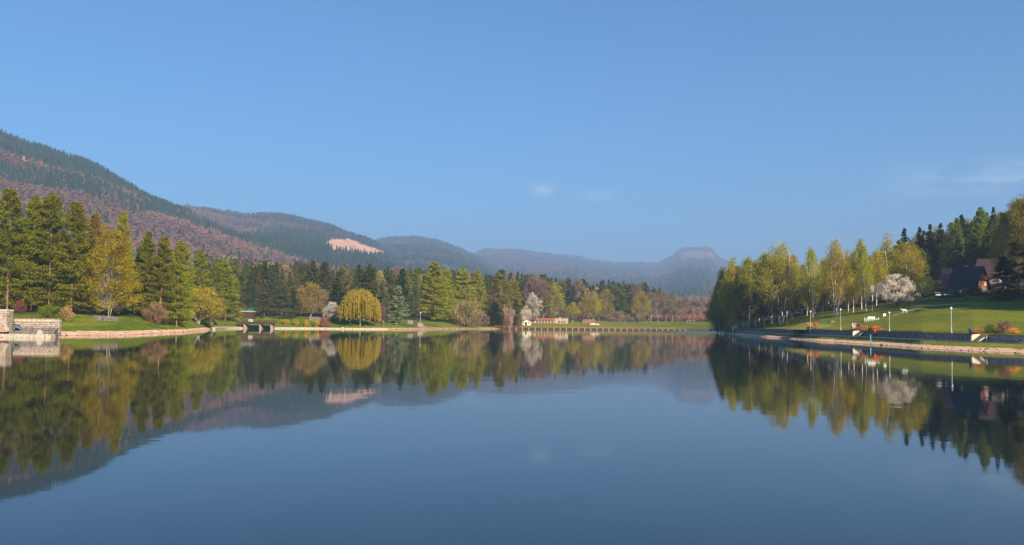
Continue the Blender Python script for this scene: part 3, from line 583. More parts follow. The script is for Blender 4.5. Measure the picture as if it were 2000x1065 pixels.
broad('maple', 70, 22, 6.6, 11.4, 10.4, 240, 84, .34, 3, 0, BARKG, shape='egg', csig=.62, splay=.13, steep=.7, trad=.008)
for s_ in range(3): broad('broadleaf', 72 + s_, 16, 5.4, 9.4, 6.6, 120, 50, .36, 1, .02, BARKG, shape='egg', csig=.75, steep=.7)
for s_ in range(2): broad('blossom_tree', 78 + s_, 12, 4.9, 6.9, 4.9, 120, 60, .24, 2, 0, BARK, PETAL, shape='egg', csig=.45, steep=.8, splay=.1)
for s_ in range(3): broad('bare_tree', 82 + s_, 18, 4.4, 11, 7.2, 110, 40, .85, 1, .02, BARKG, TWIG, shape='oval', csig=.7, twig=1.1, steep=.5)
for s_ in range(3): broad('shrub', 88 + s_, 4, 2.6, 1.9, 1.9, 60, 55, .2, 5, 0, BARK, shape='oval', csig=.35, splay=.3, steep=1)
broad('willow_shrub', 92, 9, 5.6, 5.2, 3.7, 130, 70, .32, 6, 0, BARKG, shape='oval', csig=.5, splay=.4, steep=1, trad=.012)
for s_ in range(2): broad('hedge_bush', 94 + s_, 3, 1.9, 1.4, 1.4, 36, 46, .34, 4, 0, BARK, TWIG, shape='oval', csig=.3, twig=.8, splay=.3, steep=1)
willow()
TINT = {'larch': (.085, .125, .028), 'spruce': (.028, .05, .026), 'blue_spruce': (.07, .11, .095), 'pine': (.05, .075, .032), 'half_bare_spruce': (.12, .085, .055), 'birch': (.14, .155, .03), 'birch_cluster': (.14, .15, .03),
  'maple': (.155, .14, .015), 'broadleaf': (.17, .17, .04), 'blossom_tree': (.66, .53, .42), 'bare_tree': (.2, .13, .1), 'shrub': (.12, .12, .03), 'willow_shrub': (.19, .19, .04), 'hedge_bush': (.3, .13, .08), 'willow': (.19, .19, .025)}
CAT = {'larch': 'larch', 'spruce': 'spruce', 'blue_spruce': 'spruce', 'pine': 'pine', 'half_bare_spruce': 'spruce', 'birch': 'birch', 'birch_cluster': 'birch', 'maple': 'maple tree', 'broadleaf': 'tree', 'blossom_tree': 'blossoming tree', 'bare_tree': 'leafless tree', 'shrub': 'shrub', 'willow_shrub': 'shrub', 'hedge_bush': 'bush', 'willow': 'weeping willow'}
NM = {'half_bare_spruce': 'spruce_tree', 'blue_spruce': 'blue_spruce', 'birch_cluster': 'birch_tree', 'broadleaf': 'leafy_tree', 'larch': 'larch_tree', 'spruce': 'spruce_tree', 'pine': 'pine_tree', 'birch': 'birch_tree', 'maple': 'maple_tree', 'willow': 'weeping_willow', 'hedge_bush': 'bush'}
NT = [0]
def tree(kind, pos, h, wscale, label, group=None, tint=None, var=None, jitc=.08, rz=None):
    NT[0] += 1; pr = PROTO[kind]; tr, cr, h0, r0_ = pr[NT[0] % len(pr) if var is None else var % len(pr)]
    root = thing(NM.get(kind, kind), label, CAT[kind], pos, rng.uniform(0, 6.28) if rz is None else rz, group)
    s = h / h0; root.scale = (s * wscale, s * wscale, s)
    tc_ = np.array(tint or TINT[kind]) * (np.array([2.0, 1.8, .95]) * (1.12 if kind in ('larch', 'birch', 'birch_cluster') else 1) if kind in ('larch', 'birch', 'birch_cluster', 'spruce', 'blue_spruce', 'pine', 'broadleaf', 'shrub', 'willow_shrub', 'maple', 'willow') else 1.2) * rng.uniform(1 - jitc, 1 + jitc) * rng.uniform(.95, 1.05, 3)
    root.rotation_euler.x = rng.normal() * .018; root.rotation_euler.y = rng.normal() * .018
    obj('trunk', tr, root); obj('crown', cr, root, color=tuple(float(x) for x in tc_)); return root
def T(kind, px, ytip, Y, wpx, label, tint=None, group=None, var=None, sink=.1):
    """a tree whose foot stands on the ground at distance Y; wpx = crown radius in photo pixels"""
    p0 = onground(px, Y)
    if p0.z < .9: print('LOW', kind, px, Y, round(p0.z, 2))
    h = at(px, ytip, Y).z - p0.z; pr = PROTO[kind][0]; w_ = wpx / F * Y
    return tree(kind, p0 - Vector((0, 0, sink)), h + sink, (w_ / pr[3]) / (h / pr[2]), label, group, tint, var)

# --- left bank
LD = (.098, .109, .02); LB = (.125, .16, .022); LY = (.14, .155, .03)
T('larch', 13, 366, 205, 42, 'tall larch with reddish trunk at the left edge behind the stone pillar', LD, var=0)
T('larch', 60, 380, 212, 36, 'larch second from the left edge, slim with pale lower trunk', LD, var=1)
T('larch', 95, 376, 206, 42, 'tall dark green larch behind the long stone wall', (.086, .104, .019), var=2)
T('larch', 137, 394, 204, 42, 'bright green larch just left of the yellow maple', (.1, .122, .02), var=3)
T('larch', -40, 372, 205, 42, 'larch at the very left edge of the bank', LD, var=2)
T('larch', 182, 415, 235, 34, 'brownish olive larch showing behind the yellow maple', (.125, .11, .035), var=0)
T('larch', 236, 410, 222, 24, 'narrow spire shaped olive larch right of the yellow maple', (.12, .115, .03), var=1)
T('larch', 280, 452, 224, 27, 'dark green larch in the middle of the left bank', (.09, .11, .022), var=3)
T('larch', 310, 460, 220, 30, 'larch with a long pale trunk in the middle of the left bank', LD, var=1)
T('larch', 349, 470, 240, 30, 'light olive larch behind the small bright larch', LY, var=2)
T('larch', 345, 512, 226, 28, 'small bright green larch in front of its taller neighbours', LB, var=0)
T('larch', 387, 488, 275, 26, 'pale olive larch behind the round yellow green shrub', LY, var=3)
T('larch', 440, 506, 316, 30, 'light green larch with a pale trunk at the end of the left bank', LY, var=1)
T('larch', 415, 514, 305, 24, 'olive larch left of the last larch of the bank', (.1, .12, .035), var=2)
T('spruce', 262, 480, 232, 22, 'dark spruce between the olive spire and the green larch', (.03, .055, .03))
T('spruce', 300, 545, 232, 26, 'low dark spruce in shade under the middle larches', (.028, .05, .03))
T('maple', 212, 446, 206, 46, 'spreading yellow maple coming into leaf on the left lawn', var=0)
T('shrub', 104, 596, 186, 26, 'round green shrub behind the long stone wall', (.09, .12, .025))
T('hedge_bush', 128, 597, 187, 12, 'orange brown twiggy bush beside the round green shrub', (.34, .2, .07))
T('hedge_bush', 40, 586, 199, 9, 'dark red bush under the leftmost larches', (.15, .04, .03))
T('hedge_bush', 300, 588, 216, 18, 'brown twiggy bush under the middle larches', (.19, .11, .06))
T('hedge_bush', 318, 602, 220, 12, 'low brown bush right of the taller brown bush', (.16, .1, .055))
T('willow_shrub', 388, 561, 262, 40, 'round yellow green shrub tree with pale branching stems on the left bank')
T('willow_shrub', 415, 585, 285, 22, 'smaller yellow green shrub right of the round shrub tree', (.16, .17, .04))
gback = 'dark trees filling the left bank behind the larches'
for k in range(46):
    px_ = -120 + 585 * (k + rng.uniform()) / 46; Y = rng.uniform(238, 330) + (40 if px_ > 330 else 0); k2 = 'spruce' if k % 3 else 'larch'
    Y = max(Y, colat(uof(px_))[0][5] + rng.uniform(4, 60))
    T(k2, px_, float(np.interp(px_, [-100, 150, 260, 330, 470], [420, 440, 500, 520, 535])) + rng.uniform(0, 40), Y, rng.uniform(20, 28), 'dark tree in the shade ' + where(px_, ((0, 'at the far left edge'), (75, 'behind the leftmost larches'), (160, 'behind the stone wall larches'), (260, 'behind the yellow maple'), (350, 'behind the middle larches'), (9999, 'behind the round shrub trees'))), (.035, .055, .025) if k2 == 'spruce' else (.07, .09, .03), gback)
# --- far shore, left and middle
GS = (.06, .075, .065)
T('blue_spruce', 516, 553, 348, 19, 'grey green spruce left in the group beside the footbridge', GS, var=0)
T('blue_spruce', 549, 562, 350, 21, 'widest grey green spruce beside the footbridge', GS, var=1)
T('blue_spruce', 530, 540, 362, 17, 'taller grey spruce behind the group beside the footbridge', (.04, .062, .05), var=2)
T('blue_spruce', 572, 560, 356, 16, 'greenish spruce right in the group beside the footbridge', (.05, .075, .04), var=2)
T('blue_spruce', 490, 558, 372, 12, 'small blue spruce behind the grey green group', (.035, .065, .06), var=0)
T('broadleaf', 606, 553, 362, 27, 'round olive tree with a pale straight trunk by the footbridge', (.19, .16, .055), var=0)
T('bare_tree', 588, 560, 378, 24, 'rusty leafless tree behind the round olive tree', (.16, .105, .06))
T('bare_tree', 632, 566, 372, 20, 'rusty leafless tree right of the round olive tree', (.15, .11, .07))
T('spruce', 660, 552, 370, 24, 'dark spruce behind the small white blossoming tree', (.04, .06, .03))
T('spruce', 692, 560, 372, 18, 'low grey spruce left of the weeping willow', (.06, .08, .06))
T('blossom_tree', 648, 589, 352, 18, 'small white blossoming tree left of the weeping willow', (.58, .52, .43), var=0)
T('willow', 703, 565, 345, 37, 'golden weeping willow on the far lawn')
T('blue_spruce', 744, 553, 368, 19, 'grey blue spruce right behind the weeping willow', (.11, .13, .105), var=1)
T('blue_spruce', 777, 558, 362, 20, 'pale silver blue spruce, brightest of the far lawn', (.165, .2, .165), var=0)
T('blue_spruce', 808, 556, 392, 14, 'dim blue spruce between the silver spruce and the big larch', (.06, .085, .07), var=2)
T('spruce', 784, 524, 392, 22, 'tall blue green spruce behind the silver spruce', (.03, .07, .05))
T('hedge_bush', 742, 592, 360, 12, 'purple brown bush right of the weeping willow', (.14, .08, .08))
T('larch', 843, 511, 402, 30, 'big bright green larch on the far lawn', (.16, .19, .024), var=0)
T('larch', 868, 523, 412, 22, 'bright green larch right behind the biggest far larch', (.15, .185, .024), var=1)
T('larch', 905, 523, 430, 25, 'light green larch left of the brown shoreline bush', (.16, .17, .035), var=2)
T('larch', 930, 528, 440, 20, 'yellow green larch behind the brown shoreline bush', (.17, .165, .04), var=3)
T('larch', 975, 525, 450, 24, 'light olive larch behind the half bare spruce', (.13, .14, .045), var=0)
T('larch', 1003, 542, 462, 20, 'olive larch between the half bare spruce and the hut', (.14, .14, .05), var=1)
T('half_bare_spruce', 966, 545, 438, 21, 'half bare brownish spruce near the start of the long jetty', (.1, .075, .05), var=0)
T('spruce', 968, 590, 436, 20, 'dark low spruce skirt under the half bare spruce', (.03, .05, .03))
T('spruce', 1007, 585, 444, 14, 'small dark spruce left of the red roofed hut', (.035, .065, .045))
T('hedge_bush', 914, 584, 411, 27, 'large brown twiggy bush on the far shore', (.21, .15, .08))
T('hedge_bush', 938, 612, 424, 18, 'brown bush right of the large shoreline bush', (.2, .13, .09))
T('hedge_bush', 990, 596, 437, 13, 'pinkish brown bush left of the hut', (.28, .18, .13))
T('hedge_bush', 1008, 612, 444, 14, 'olive bush in front of the hut', (.16, .13, .06))
T('blossom_tree', 1041, 570, 470, 17, 'white blossoming tree beside the red roofed hut', (.5, .42, .34), var=1)
T('broadleaf', 1079, 552, 530, 22, 'yellow green tree behind the orange roofed building', (.2, .2, .045), var=1)
T('broadleaf', 1066, 585, 534, 18, 'thin olive tree left of the yellow green tree', (.17, .15, .07), var=2)
for px_, yt, lb in ((1042, 543, 'leafless purple brown tree behind the white blossoming tree'), (1060, 545, 'leafless purple tree left behind the yellow green tree')): T('bare_tree', px_, yt, 530, 20, lb, (.15, .1, .085))
T('birch', 1118, 588, 530, 12, 'thin birch left of the shelter', (.2, .17, .06)); T('birch', 1146, 562, 545, 14, 'slim olive birch behind the shelter', (.17, .16, .06)); T('birch', 1160, 566, 545, 13, 'slim birch right behind the shelter', (.18, .16, .06))
T('broadleaf', 1183, 565, 560, 17, 'pale tree with a leaning white trunk right of the shelter', (.16, .14, .06), var=0); T('broadleaf', 1170, 575, 562, 12, 'thin pale tree between the shelter birches and the leaning tree', (.2, .17, .07), var=1)
T('broadleaf', 1250, 571, 575, 20, 'rounded yellow green tree before the dark spruces', (.19, .18, .055), var=2); T('larch', 1218, 585, 575, 12, 'small green fir before the dark spruces', (.07, .1, .04), var=2)
T('hedge_bush', 1136, 596, 545, 17, 'reddish brown bush behind the shelter', (.18, .13, .09)); T('hedge_bush', 1100, 600, 520, 12, 'brown bush behind the cream pavilion', (.16, .12, .08))
T('hedge_bush', 1205, 606, 560, 18, 'wide brown bush on the far meadow edge', (.2, .14, .1)); T('hedge_bush', 1247, 616, 565, 13, 'low round brown bush on the far meadow edge', (.21, .16, .09)); T('hedge_bush', 1225, 614, 570, 12, 'dull brown bush between two rounder bushes', (.17, .12, .08))
for i, (px_, yt) in enumerate(((1272, 572), (1285, 568), (1300, 571), (1312, 575))): T('bare_tree', px_, yt, 600 + i * 6, 15, ['first leafless brown tree right of the rounded yellow green tree', 'tallest leafless brown tree at the end of the dark spruces', 'leafless reddish tree before the last dark spruces', 'last leafless tree left of the pinkish tree row'][i], (.15, .11, .082))
gr = 'pinkish leafless row at the back of the meadow'
for k in range(34): T('bare_tree', 1312 + 100 * (k + rng.uniform()) / 34, 578 + rng.uniform(-1, 7), rng.uniform(690, 790), 12, 'pinkish leafless tree in the row closing the far meadow', (.21, .155, .13), gr)
for k in range(24): T('hedge_bush', 1318 + 86 * (k + rng.uniform()) / 24, 601 + rng.uniform(-2, 5), rng.uniform(660, 690), 10, 'lower reddish bush before the pinkish leafless row', (.2, .14, .095), 'lower bushes before the pinkish row')
for k in range(26): T('hedge_bush', 1274 + 128 * (k + rng.uniform()) / 26, 615 + rng.uniform(-2, 3), rng.uniform(636, 652), 8, 'low pink red bush along the far edge of the meadow', (.27, .13, .11), 'pink red bushes edging the meadow')
# forest band behind the far shore
gf = 'dense wood behind the far shore'
bx = [425, 480, 560, 620, 700, 760, 830, 900, 1000, 1050, 1100, 1200, 1250, 1290, 1318]; by = [505, 507, 508, 508, 517, 517, 522, 525, 528, 534, 538, 545, 548, 556, 570]
N1 = 250
for k in range(N1):
    px_ = 425 + (1316 - 425) * ((k * .6180339) % 1); q = (k / N1); Ymin = float(np.interp(px_, [425, 600, 800, 950, 1050, 1320], [385, 395, 415, 475, 540, 640])); Y = Ymin + 20 + (q ** .8) * 250
    yt = float(np.interp(px_, bx, by)) + (1 - q) * rng.uniform(0, 26) + rng.uniform(0, 9)
    k2, tn, lb = [('spruce', (.046, .06, .024), 'dark spruce in the dense wood behind the far shore'), ('spruce', (.075, .075, .028), 'olive brown spruce in the dense wood behind the far shore'), ('pine', (.075, .09, .03), 'bushy pine in the dense wood behind the far shore'), ('larch', (.1, .12, .04), 'lighter larch in the wood behind the far shore'), ('bare_tree', (.16, .115, .08), 'leafless tree in the wood behind the far shore'), ('birch', (.16, .15, .055), 'pale birch in the wood behind the far shore')][rng.choice(6, p=[.38, .2, .2, .1, .07, .05] if px_ < 1080 else [.66, .14, .08, .03, .06, .03])]
    reg_ = where(px_, ((495, 'left of the grey green spruces'), (580, 'above the grey green spruces'), (650, 'above the round olive tree'), (735, 'above the weeping willow'), (815, 'above the silver blue spruce'), (890, 'behind the big bright far larch'), (950, 'behind the brown shoreline bush'), (1020, 'behind the half bare spruce'), (1110, 'above the orange roofed cabins'), (1170, 'above the picnic shelter'), (1235, 'behind the leaning pale tree'), (9999, 'at the right end behind the far meadow')))
    T(k2, px_, yt, Y, rng.uniform(10, 17) if k2 != 'spruce' else rng.uniform(7, 13), lb.replace('behind the far shore', reg_).replace('dense wood', 'wood'), tn, gf)
for px_, yt, Y, w_, lb in ((608, 507, 430, 20, 'broad dark spruce above the round olive tree'), (632, 510, 440, 20, 'broad dark spruce above the white blossoming tree'), (700, 515, 440, 20, 'broad brown green spruce behind the weeping willow'), (722, 514, 436, 20, 'broad brown green spruce right behind the weeping willow'), (517, 512, 440, 20, 'broad dark spruce above the grey green group'), (655, 530, 425, 14, 'blue green spruce between the broad dark ones')):
    T('spruce', px_, yt, Y, w_, lb, (.05, .062, .028))
# --- right bank birches
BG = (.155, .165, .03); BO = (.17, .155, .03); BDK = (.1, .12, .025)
for px_, yt, Y, w_, k2, tn, lb in (
  (1526, 468, 300, 38, 'birch_cluster', (.17, .175, .035), 'big many stemmed birch standing in front of the birch grove'),
  (1409, 518, 330, 15, 'birch', BO, 'outermost birch of the grove, nearest the far meadow'), (1431, 502, 325, 22, 'birch', BO, 'orange tinged birch at the far end of the grove'),
  (1462, 496, 322, 24, 'birch', BG, 'leafy birch in the middle of the far grove'), (1492, 486, 322, 24, 'birch', BG, 'birch just left of the big many stemmed one'), (1508, 480, 318, 24, 'birch', BO, 'orange tinged birch close behind the big many stemmed one'), (1548, 492, 312, 18, 'birch', BO, 'birch close right behind the big many stemmed one'),
  (1587, 478, 288, 22, 'birch_cluster', BG, 'slender two stemmed birch standing alone right of the gap'),
  (1607, 500, 300, 18, 'birch', BO, 'low orange tinted birch right of the lone slender one'), (1634, 461, 268, 30, 'birch_cluster', BO, 'tall birch with white stems fanning out on the slope'),
  (1657, 486, 285, 17, 'birch', BO, 'smaller birch behind the fanned white stems'), (1667, 482, 272, 15, 'birch', BG, 'birch with leaning white stem left of the tall pair'), (1683, 465, 278, 20, 'birch', BG, 'birch with forked top, left of the tall pair'), (1692, 470, 266, 16, 'birch', BG, 'straight white stemmed birch of the tall pair'),
  (1712, 482, 282, 17, 'birch', BO, 'birch with leaning stem right of the tall pair'), (1741, 454, 292, 28, 'birch', BG, 'tallest birch behind the white blossoming tree'), (1768, 470, 290, 24, 'birch', BO, 'orange brown birch right behind the white blossoming tree'), (1788, 478, 310, 18, 'birch', BO, 'birch at the right end of the birch row'), (1725, 490, 300, 18, 'birch', BG, 'lower birch left behind the white blossoming tree')):
    T(k2, px_, yt, Y, w_, lb, tn)
gb = 'birch grove on the right bank'
for k in range(76):
    px_ = 1400 + 148 * (k + rng.uniform()) / 76; Y = rng.uniform(320, 365); yt = float(np.interp(px_, [1395, 1410, 1430, 1465, 1500, 1550], [560, 528, 511, 503, 494, 500])) + rng.uniform(0, 24)
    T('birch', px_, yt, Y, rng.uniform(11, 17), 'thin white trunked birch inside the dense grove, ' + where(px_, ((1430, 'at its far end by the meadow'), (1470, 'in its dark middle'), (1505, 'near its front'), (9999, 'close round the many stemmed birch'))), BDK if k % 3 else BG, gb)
gb2 = 'birches standing back on the right slope'
for k in range(44):
    px_ = 1560 + 245 * (k + rng.uniform()) / 44; Y = rng.uniform(305, 400)
    if 1550 < px_ < 1572: continue
    T('birch', px_, float(np.interp(px_, [1560, 1600, 1700, 1800], [530, 505, 488, 480])) + rng.uniform(0, 35), Y, rng.uniform(12, 17), 'birch standing back on the slope ' + where(px_, ((1575, 'by the gap with the caravan'), (1612, 'behind the lone slender birch'), (1660, 'behind the fanned white stems'), (1715, 'behind the tall straight pair'), (9999, 'behind the white blossoming tree'))), BO if k % 2 else BG, gb2)
T('spruce', 1560, 540, 345, 14, 'dark blue spruce in the gap behind the parked caravan', (.025, .05, .06)); T('bare_tree', 1562, 520, 390, 20, 'dim leafless tree filling the gap in the birches', (.1, .08, .06)); T('spruce', 1570, 520, 400, 18, 'dark spruce far back in the gap between the birches', (.03, .05, .035))
T('blossom_tree', 1753, 534, 253, 34, 'large white blossoming tree on the right lawn', (.62, .53, .42), var=0)
T('broadleaf', 1808, 541, 262, 30, 'round dark green tree left of the black roofed house', (.07, .085, .025), var=0)
T('shrub', 1797, 605, 222, 9, 'small upright shrub alone on the right lawn', (.09, .09, .03), var=0)
# hillside wood at the right
gh = 'mixed wood on the hillside above the houses'
for k in range(215):
    px_ = 1745 + 420 * ((k * .6180339 + .13) % 1); q = k / 215; Y0 = float(np.interp(px_, [1745, 1850, 2000, 2200], [310, 305, 275, 240])); Y = Y0 + 12 + q * 150
    yt = float(np.interp(px_, [1740, 1790, 1850, 1900, 1950, 2000, 2200], [462, 450, 434, 414, 402, 380, 300])) + (1 - q) * rng.uniform(20, 75) + rng.uniform(0, 14)
    k2, tn, lb = [('spruce', (.028, .05, .026), 'dark spruce in the wood on the hillside above the houses'), ('larch', (.075, .11, .03), 'green larch in the wood on the hillside above the houses'), ('birch', (.13, .125, .035), 'birch in the wood on the hillside above the houses'), ('pine', (.05, .075, .03), 'pine in the wood on the hillside above the houses'), ('broadleaf', (.1, .11, .03), 'leafy tree in the wood on the hillside above the houses')][rng.choice(5, p=[.36, .2, .17, .15, .12])]
    h_ = at(px_, yt, Y).z - gz(uof(px_) * Y, Y)
    if h_ < 7: continue
    if h_ > 32: yt = yt + (h_ - rng.uniform(26, 31)) * F / Y
    T(k2, px_, yt, Y, rng.uniform(13, 22) if k2 != 'spruce' else rng.uniform(11, 15), lb.replace('in the wood on the hillside above the houses', 'in the hillside wood ' + where(px_, ((1795, 'behind the birch row'), (1835, 'left of the black roofed house'), (1875, 'above the black roof'), (1915, 'above the mauve roof'), (1960, 'right of the mauve roof'), (2005, 'at the right edge'), (9999, 'beyond the right edge')))), tn, gh)
for px_, yt, Y, w_, k2, tn, lb in ((1769, 444, 330, 16, 'spruce', (.025, .045, .03), 'spruce tip standing alone above the birch row'), (1801, 442, 340, 14, 'spruce', (.025, .045, .03), 'left of three dark spruce spires on the hill'), (1817, 437, 336, 15, 'spruce', (.03, .045, .028), 'middle of three dark spruce spires on the hill'), (1837, 435, 334, 16, 'spruce', (.03, .045, .028), 'right of three dark spruce spires on the hill'), (1883, 418, 335, 17, 'spruce', (.028, .05, .03), 'dark spruce spire left of the brightest hill larch'), (1918, 404, 330, 20, 'larch', (.1, .15, .035), 'bright green larch standing highest on the hill'), (1944, 403, 330, 13, 'spruce', (.035, .045, .028), 'dark spire right of the bright hill larch'), (1870, 425, 325, 15, 'larch', (.1, .12, .04), 'pale green larch on the middle of the hill'),
  (1990, 378, 262, 34, 'birch', (.13, .115, .03), 'tall orange brown birch at the right edge'), (1964, 412, 258, 24, 'birch_cluster', (.12, .115, .03), 'birch with white forked stem above the mauve roofed house'), (2020, 360, 250, 34, 'birch', (.12, .11, .03), 'tall birch partly cut by the right edge'), (1962, 500, 240, 28, 'spruce', (.022, .045, .03), 'wide dark spruce right of the mauve roofed house'), (1992, 470, 246, 26, 'pine', (.04, .05, .025), 'dark pine at the right edge beside the slope'), (2030, 480, 240, 30, 'pine', (.04, .05, .025), 'pine cut by the right edge of the view')):  # right-edge birches tinted darker: the slope's shade is put into their colour
    T(k2, px_, yt, Y, w_, lb, tn)
for k in range(90):
    Y = rng.uniform(152, 218); X = max(.63 * Y + 2, 136) + rng.uniform(0, 1) ** 1.2 * 66
    tree('spruce' if k % 2 else 'larch', Vector((X, Y, gz(X, Y) - .1)), rng.uniform(22, 31), rng.uniform(1.0, 1.5), 'tree of the hillside wood continuing beyond the right edge', 'hillside wood beyond the right edge')

# ---------------------------------------------------------------- stone pier at the left
def frame(px, Y): p = onground(px, Y); return p
PM = F / 146.0
X0 = uof(0) * 146
t_ = thing('stone_pier', 'weathered stone pier with a square pillar, sloping stair wall and long low wall', 'pier', (X0, 146, 0))
def pz(y): return H + (616.4 - y) / F * 146
def pxm(px): return px / PM
b = MB(); b.box((pxm(4), .9, (pz(608) + .2) / 2), (pxm(19), 1.8, pz(608) - .2 - 0)); b.build('pillar', STONE, t_)
b = MB(); b.box((pxm(4), .9, pz(608) + .08), (pxm(20.5), 2.0, .4), bev=.05); b.build('pillar_cap', STONEC, t_)
b = MB(); b.prism([(-.6, pz(613)), (-.6, .9), (pxm(21), .9), (pxm(21), .95), (pxm(1), pz(613))], (0, -.62, 0), (1, 0, 0), (0, 0, 1), (0, .52, 0)); b.build('stair_wall', STONE, t_)
b = MB(); b.prism([(-.8, pz(611)), (-.8, pz(613.5)), (pxm(0.5), pz(613.5)), (pxm(19.5), .98), (pxm(21.5), 1.02), (pxm(2), pz(611))], (0, -.68, 0), (1, 0, 0), (0, 0, 1), (0, .64, 0)); b.build('stair_coping', STONEC, t_)
w0, w1 = pxm(30) - 2.3, pxm(123) - 2.5
b = MB(); b.box(((w0 + w1) / 2, 4.2, (pz(628.5) + .1) / 2), (w1 - w0, .7, pz(628.5) - .1)); b.build('wall', STONE, t_)
b = MB()
for k in range(6): a0 = w0 + (w1 - w0) * k / 6; a1 = w0 + (w1 - w0) * (k + 1) / 6; b.box(((a0 + a1) / 2, 4.18, pz(628.5) + .22), (a1 - a0 - .03, .86, .42), bev=.03)
b.build('wall_coping', STONEC, t_)
b = MB(); b.box(((w0 + w1) / 2, 4.2, pz(628.5) + .53), (w1 - w0 + .1, .95, .2)); b.build('dark_cap_course', CAPM, t_)
g_ = np.random.default_rng(4); b = MB()   # sloping rubble revetment in front of the wall
n1, n2 = 46, 7; V = []
for i in range(n1):
    for j in range(n2):
        f = j / (n2 - 1); V.append((pxm(20) + (pxm(102) - pxm(20)) * i / (n1 - 1) - .5 - .5 * f + g_.normal() * .03, 1.0 + 2.6 * f + g_.normal() * .05, .5 + 1.15 * f + g_.normal() * .06))
b.add(V, [(i * n2 + j, (i + 1) * n2 + j, (i + 1) * n2 + j + 1, i * n2 + j + 1) for i in range(n1 - 1) for j in range(n2 - 1)]); b.prism([(1.0, -.3), (3.9, -.3), (3.7, 1.62), (1.0, .5)], (pxm(102) - 1.1, 0, 0), (0, 1, 0), (0, 0, 1), (.3, 0, 0)); b.build('rubble_slope', STONED, t_)
for a0, a1 in ((-6, 14), (14.5, 30), (31, 60), (61, 70), (70.5, 89.5), (90, 102.5)):
    b = MB(); b.box((pxm((a0 + a1) / 2), .5 + g_.uniform(-.1, .1), .16), (pxm(a1 - a0) - .05, 1.5, .82), bev=.1); b.build('base_block', STONEC, t_)
b = MB(); b.prism([(pxm(71), .6), (pxm(81), .6), (pxm(80.5), .95), (pxm(78.5), 1.15), (pxm(76), 1.3), (pxm(73.5), 1.15), (pxm(71.5), .95)], (0, .35, 0), (1, 0, 0), (0, 0, 1), (0, .5, 0)); b.build('rounded_stone', STONEC, t_)
b = MB(); V = []
for i in range(12):
    for j in range(6):
        a = math.pi * j / 5; r_ = math.sin(math.pi * (i + .35) / 11.7) ** .45 * (1 - .35 * i / 11); V.append((i * .12, -math.cos(a) * .55 * r_, math.sin(a) * .8 * r_))
b.add(V, [(i * 6 + j, (i + 1) * 6 + j, (i + 1) * 6 + j + 1, i * 6 + j + 1) for i in range(11) for j in range(5)])
o = b.build('covered_boat', TARP, None, True, (X0 + pxm(26.5) - 1.1, 147.9, 1.55)); tag(o, 'low boat under a slate blue cover against the long stone wall', 'boat')
# low rubble wall on the left lawn
p0 = onground(184, 196); p1 = onground(232, 199); b = MB()
for k in range(12):
    q = p0.lerp(p1, (k + .5) / 12); b.box((q.x, q.y, gz(q.x, q.y) + .45), ((p1.x - p0.x) / 12 - .02, .6 + rng.uniform(-.1, .1), 1.25 + rng.uniform(-.12, .12)), bev=.08)
o = b.build('rubble_wall', STONED); tag(o, 'low dry stone wall under the yellow maple', 'wall')
b = MB()   # climbing frame on the slope
fr = thing('climbing_frame', 'rusty red curved climbing frame beside the pale larch trunk', 'climbing frame', onground(450, 318)); s_ = 318 / F
for dy in (0, 1.4):
    b = MB(); b.tube([(-1.6, dy, 3.0), (-.6, dy, 3.75), (.6, dy, 3.6), (1.7, dy, 2.4), (2.7, dy, 1.0), (3.3, dy, -.3)], .09); b.build('rail', RUST, fr)
for a in (-1.3, .2): b = MB(); b.tube([(a, 0, -.3), (a, .7, 3.3 + .3 * a)], .09); b.build('post', RUST, fr)
b = MB()
for k in range(9): x_ = -.5 + k * .42; z_ = np.interp(x_, [-.6, .6, 1.7, 2.7, 3.3], [3.75, 3.6, 2.4, 1.0, -.3]); b.tube([(x_, 0, z_), (x_, 1.4, z_)], .06, 4)
b.build('rungs', RUST, fr)
b = MB(); b.tube([(-1.9, .2, 2.35), (-.4, .2, 2.55), (.8, .2, 2.2)], .1); b.build('crossbar', RUST, fr)
# ---------------------------------------------------------------- wooden bridge over the inlet
YB = 311; s_ = YB / F; bx = uof(500) * YB
br_ = thing('footbridge', 'dark wooden footbridge on stone piers over the inlet', 'bridge', (bx, YB, 0))
zz = lambda y: H + (622.2 - y) * s_
b = MB(); b.box((0, 1.2, zz(632.6)), (74 * s_, 3.0, .3)); b.build('deck', DWOOD, br_)
for dy in (-.2, 2.6):
    b = MB(); x0 = -37 * s_; x1 = 37 * s_
    for z_ in (zz(625.6), zz(628.2)): b.box(((x0 + x1) / 2, dy, z_), (x1 - x0, .12, .14))
    n_ = 15
    for k in range(n_ + 1): x_ = x0 + (x1 - x0) * k / n_; b.box((x_, dy, (zz(632) + zz(625)) / 2), (.14, .14, zz(625) - zz(632)))
    for k in range(n_):
        xa = x0 + (x1 - x0) * k / n_; xb = xa + (x1 - x0) / n_; b.tube([(xa, dy, zz(631.6)), (xb, dy, zz(628.2))], .05, 4); b.tube([(xa, dy, zz(628.2)), (xb, dy, zz(631.6))], .05, 4)
    b.build('railing', DWOOD, br_)
b = MB(); b.box((0, -.3, zz(631.5)), (74 * s_, .16, .55)); b.build('beam_or_shade_skirt', DWOOD, br_)
for px_, w_ in ((478, 3.5), (508, 3), (530, 4)):
    b = MB(); b.prism([(-w_ * s_ / 2, -1), (w_ * s_ / 2 + .5, -1), (w_ * s_ / 2, zz(633.4)), (-w_ * s_ / 2, zz(633.4))], ((px_ - 500) * s_, 0, 0), (1, 0, 0), (0, 0, 1), (0, 2.4, 0)); b.build('stone_pier', STONE, br_)
b = MB(); b.box((-6 * s_, 3.2, .45), (58 * s_, .5, 1.5)); b.build('low_wall', STONEC, br_)
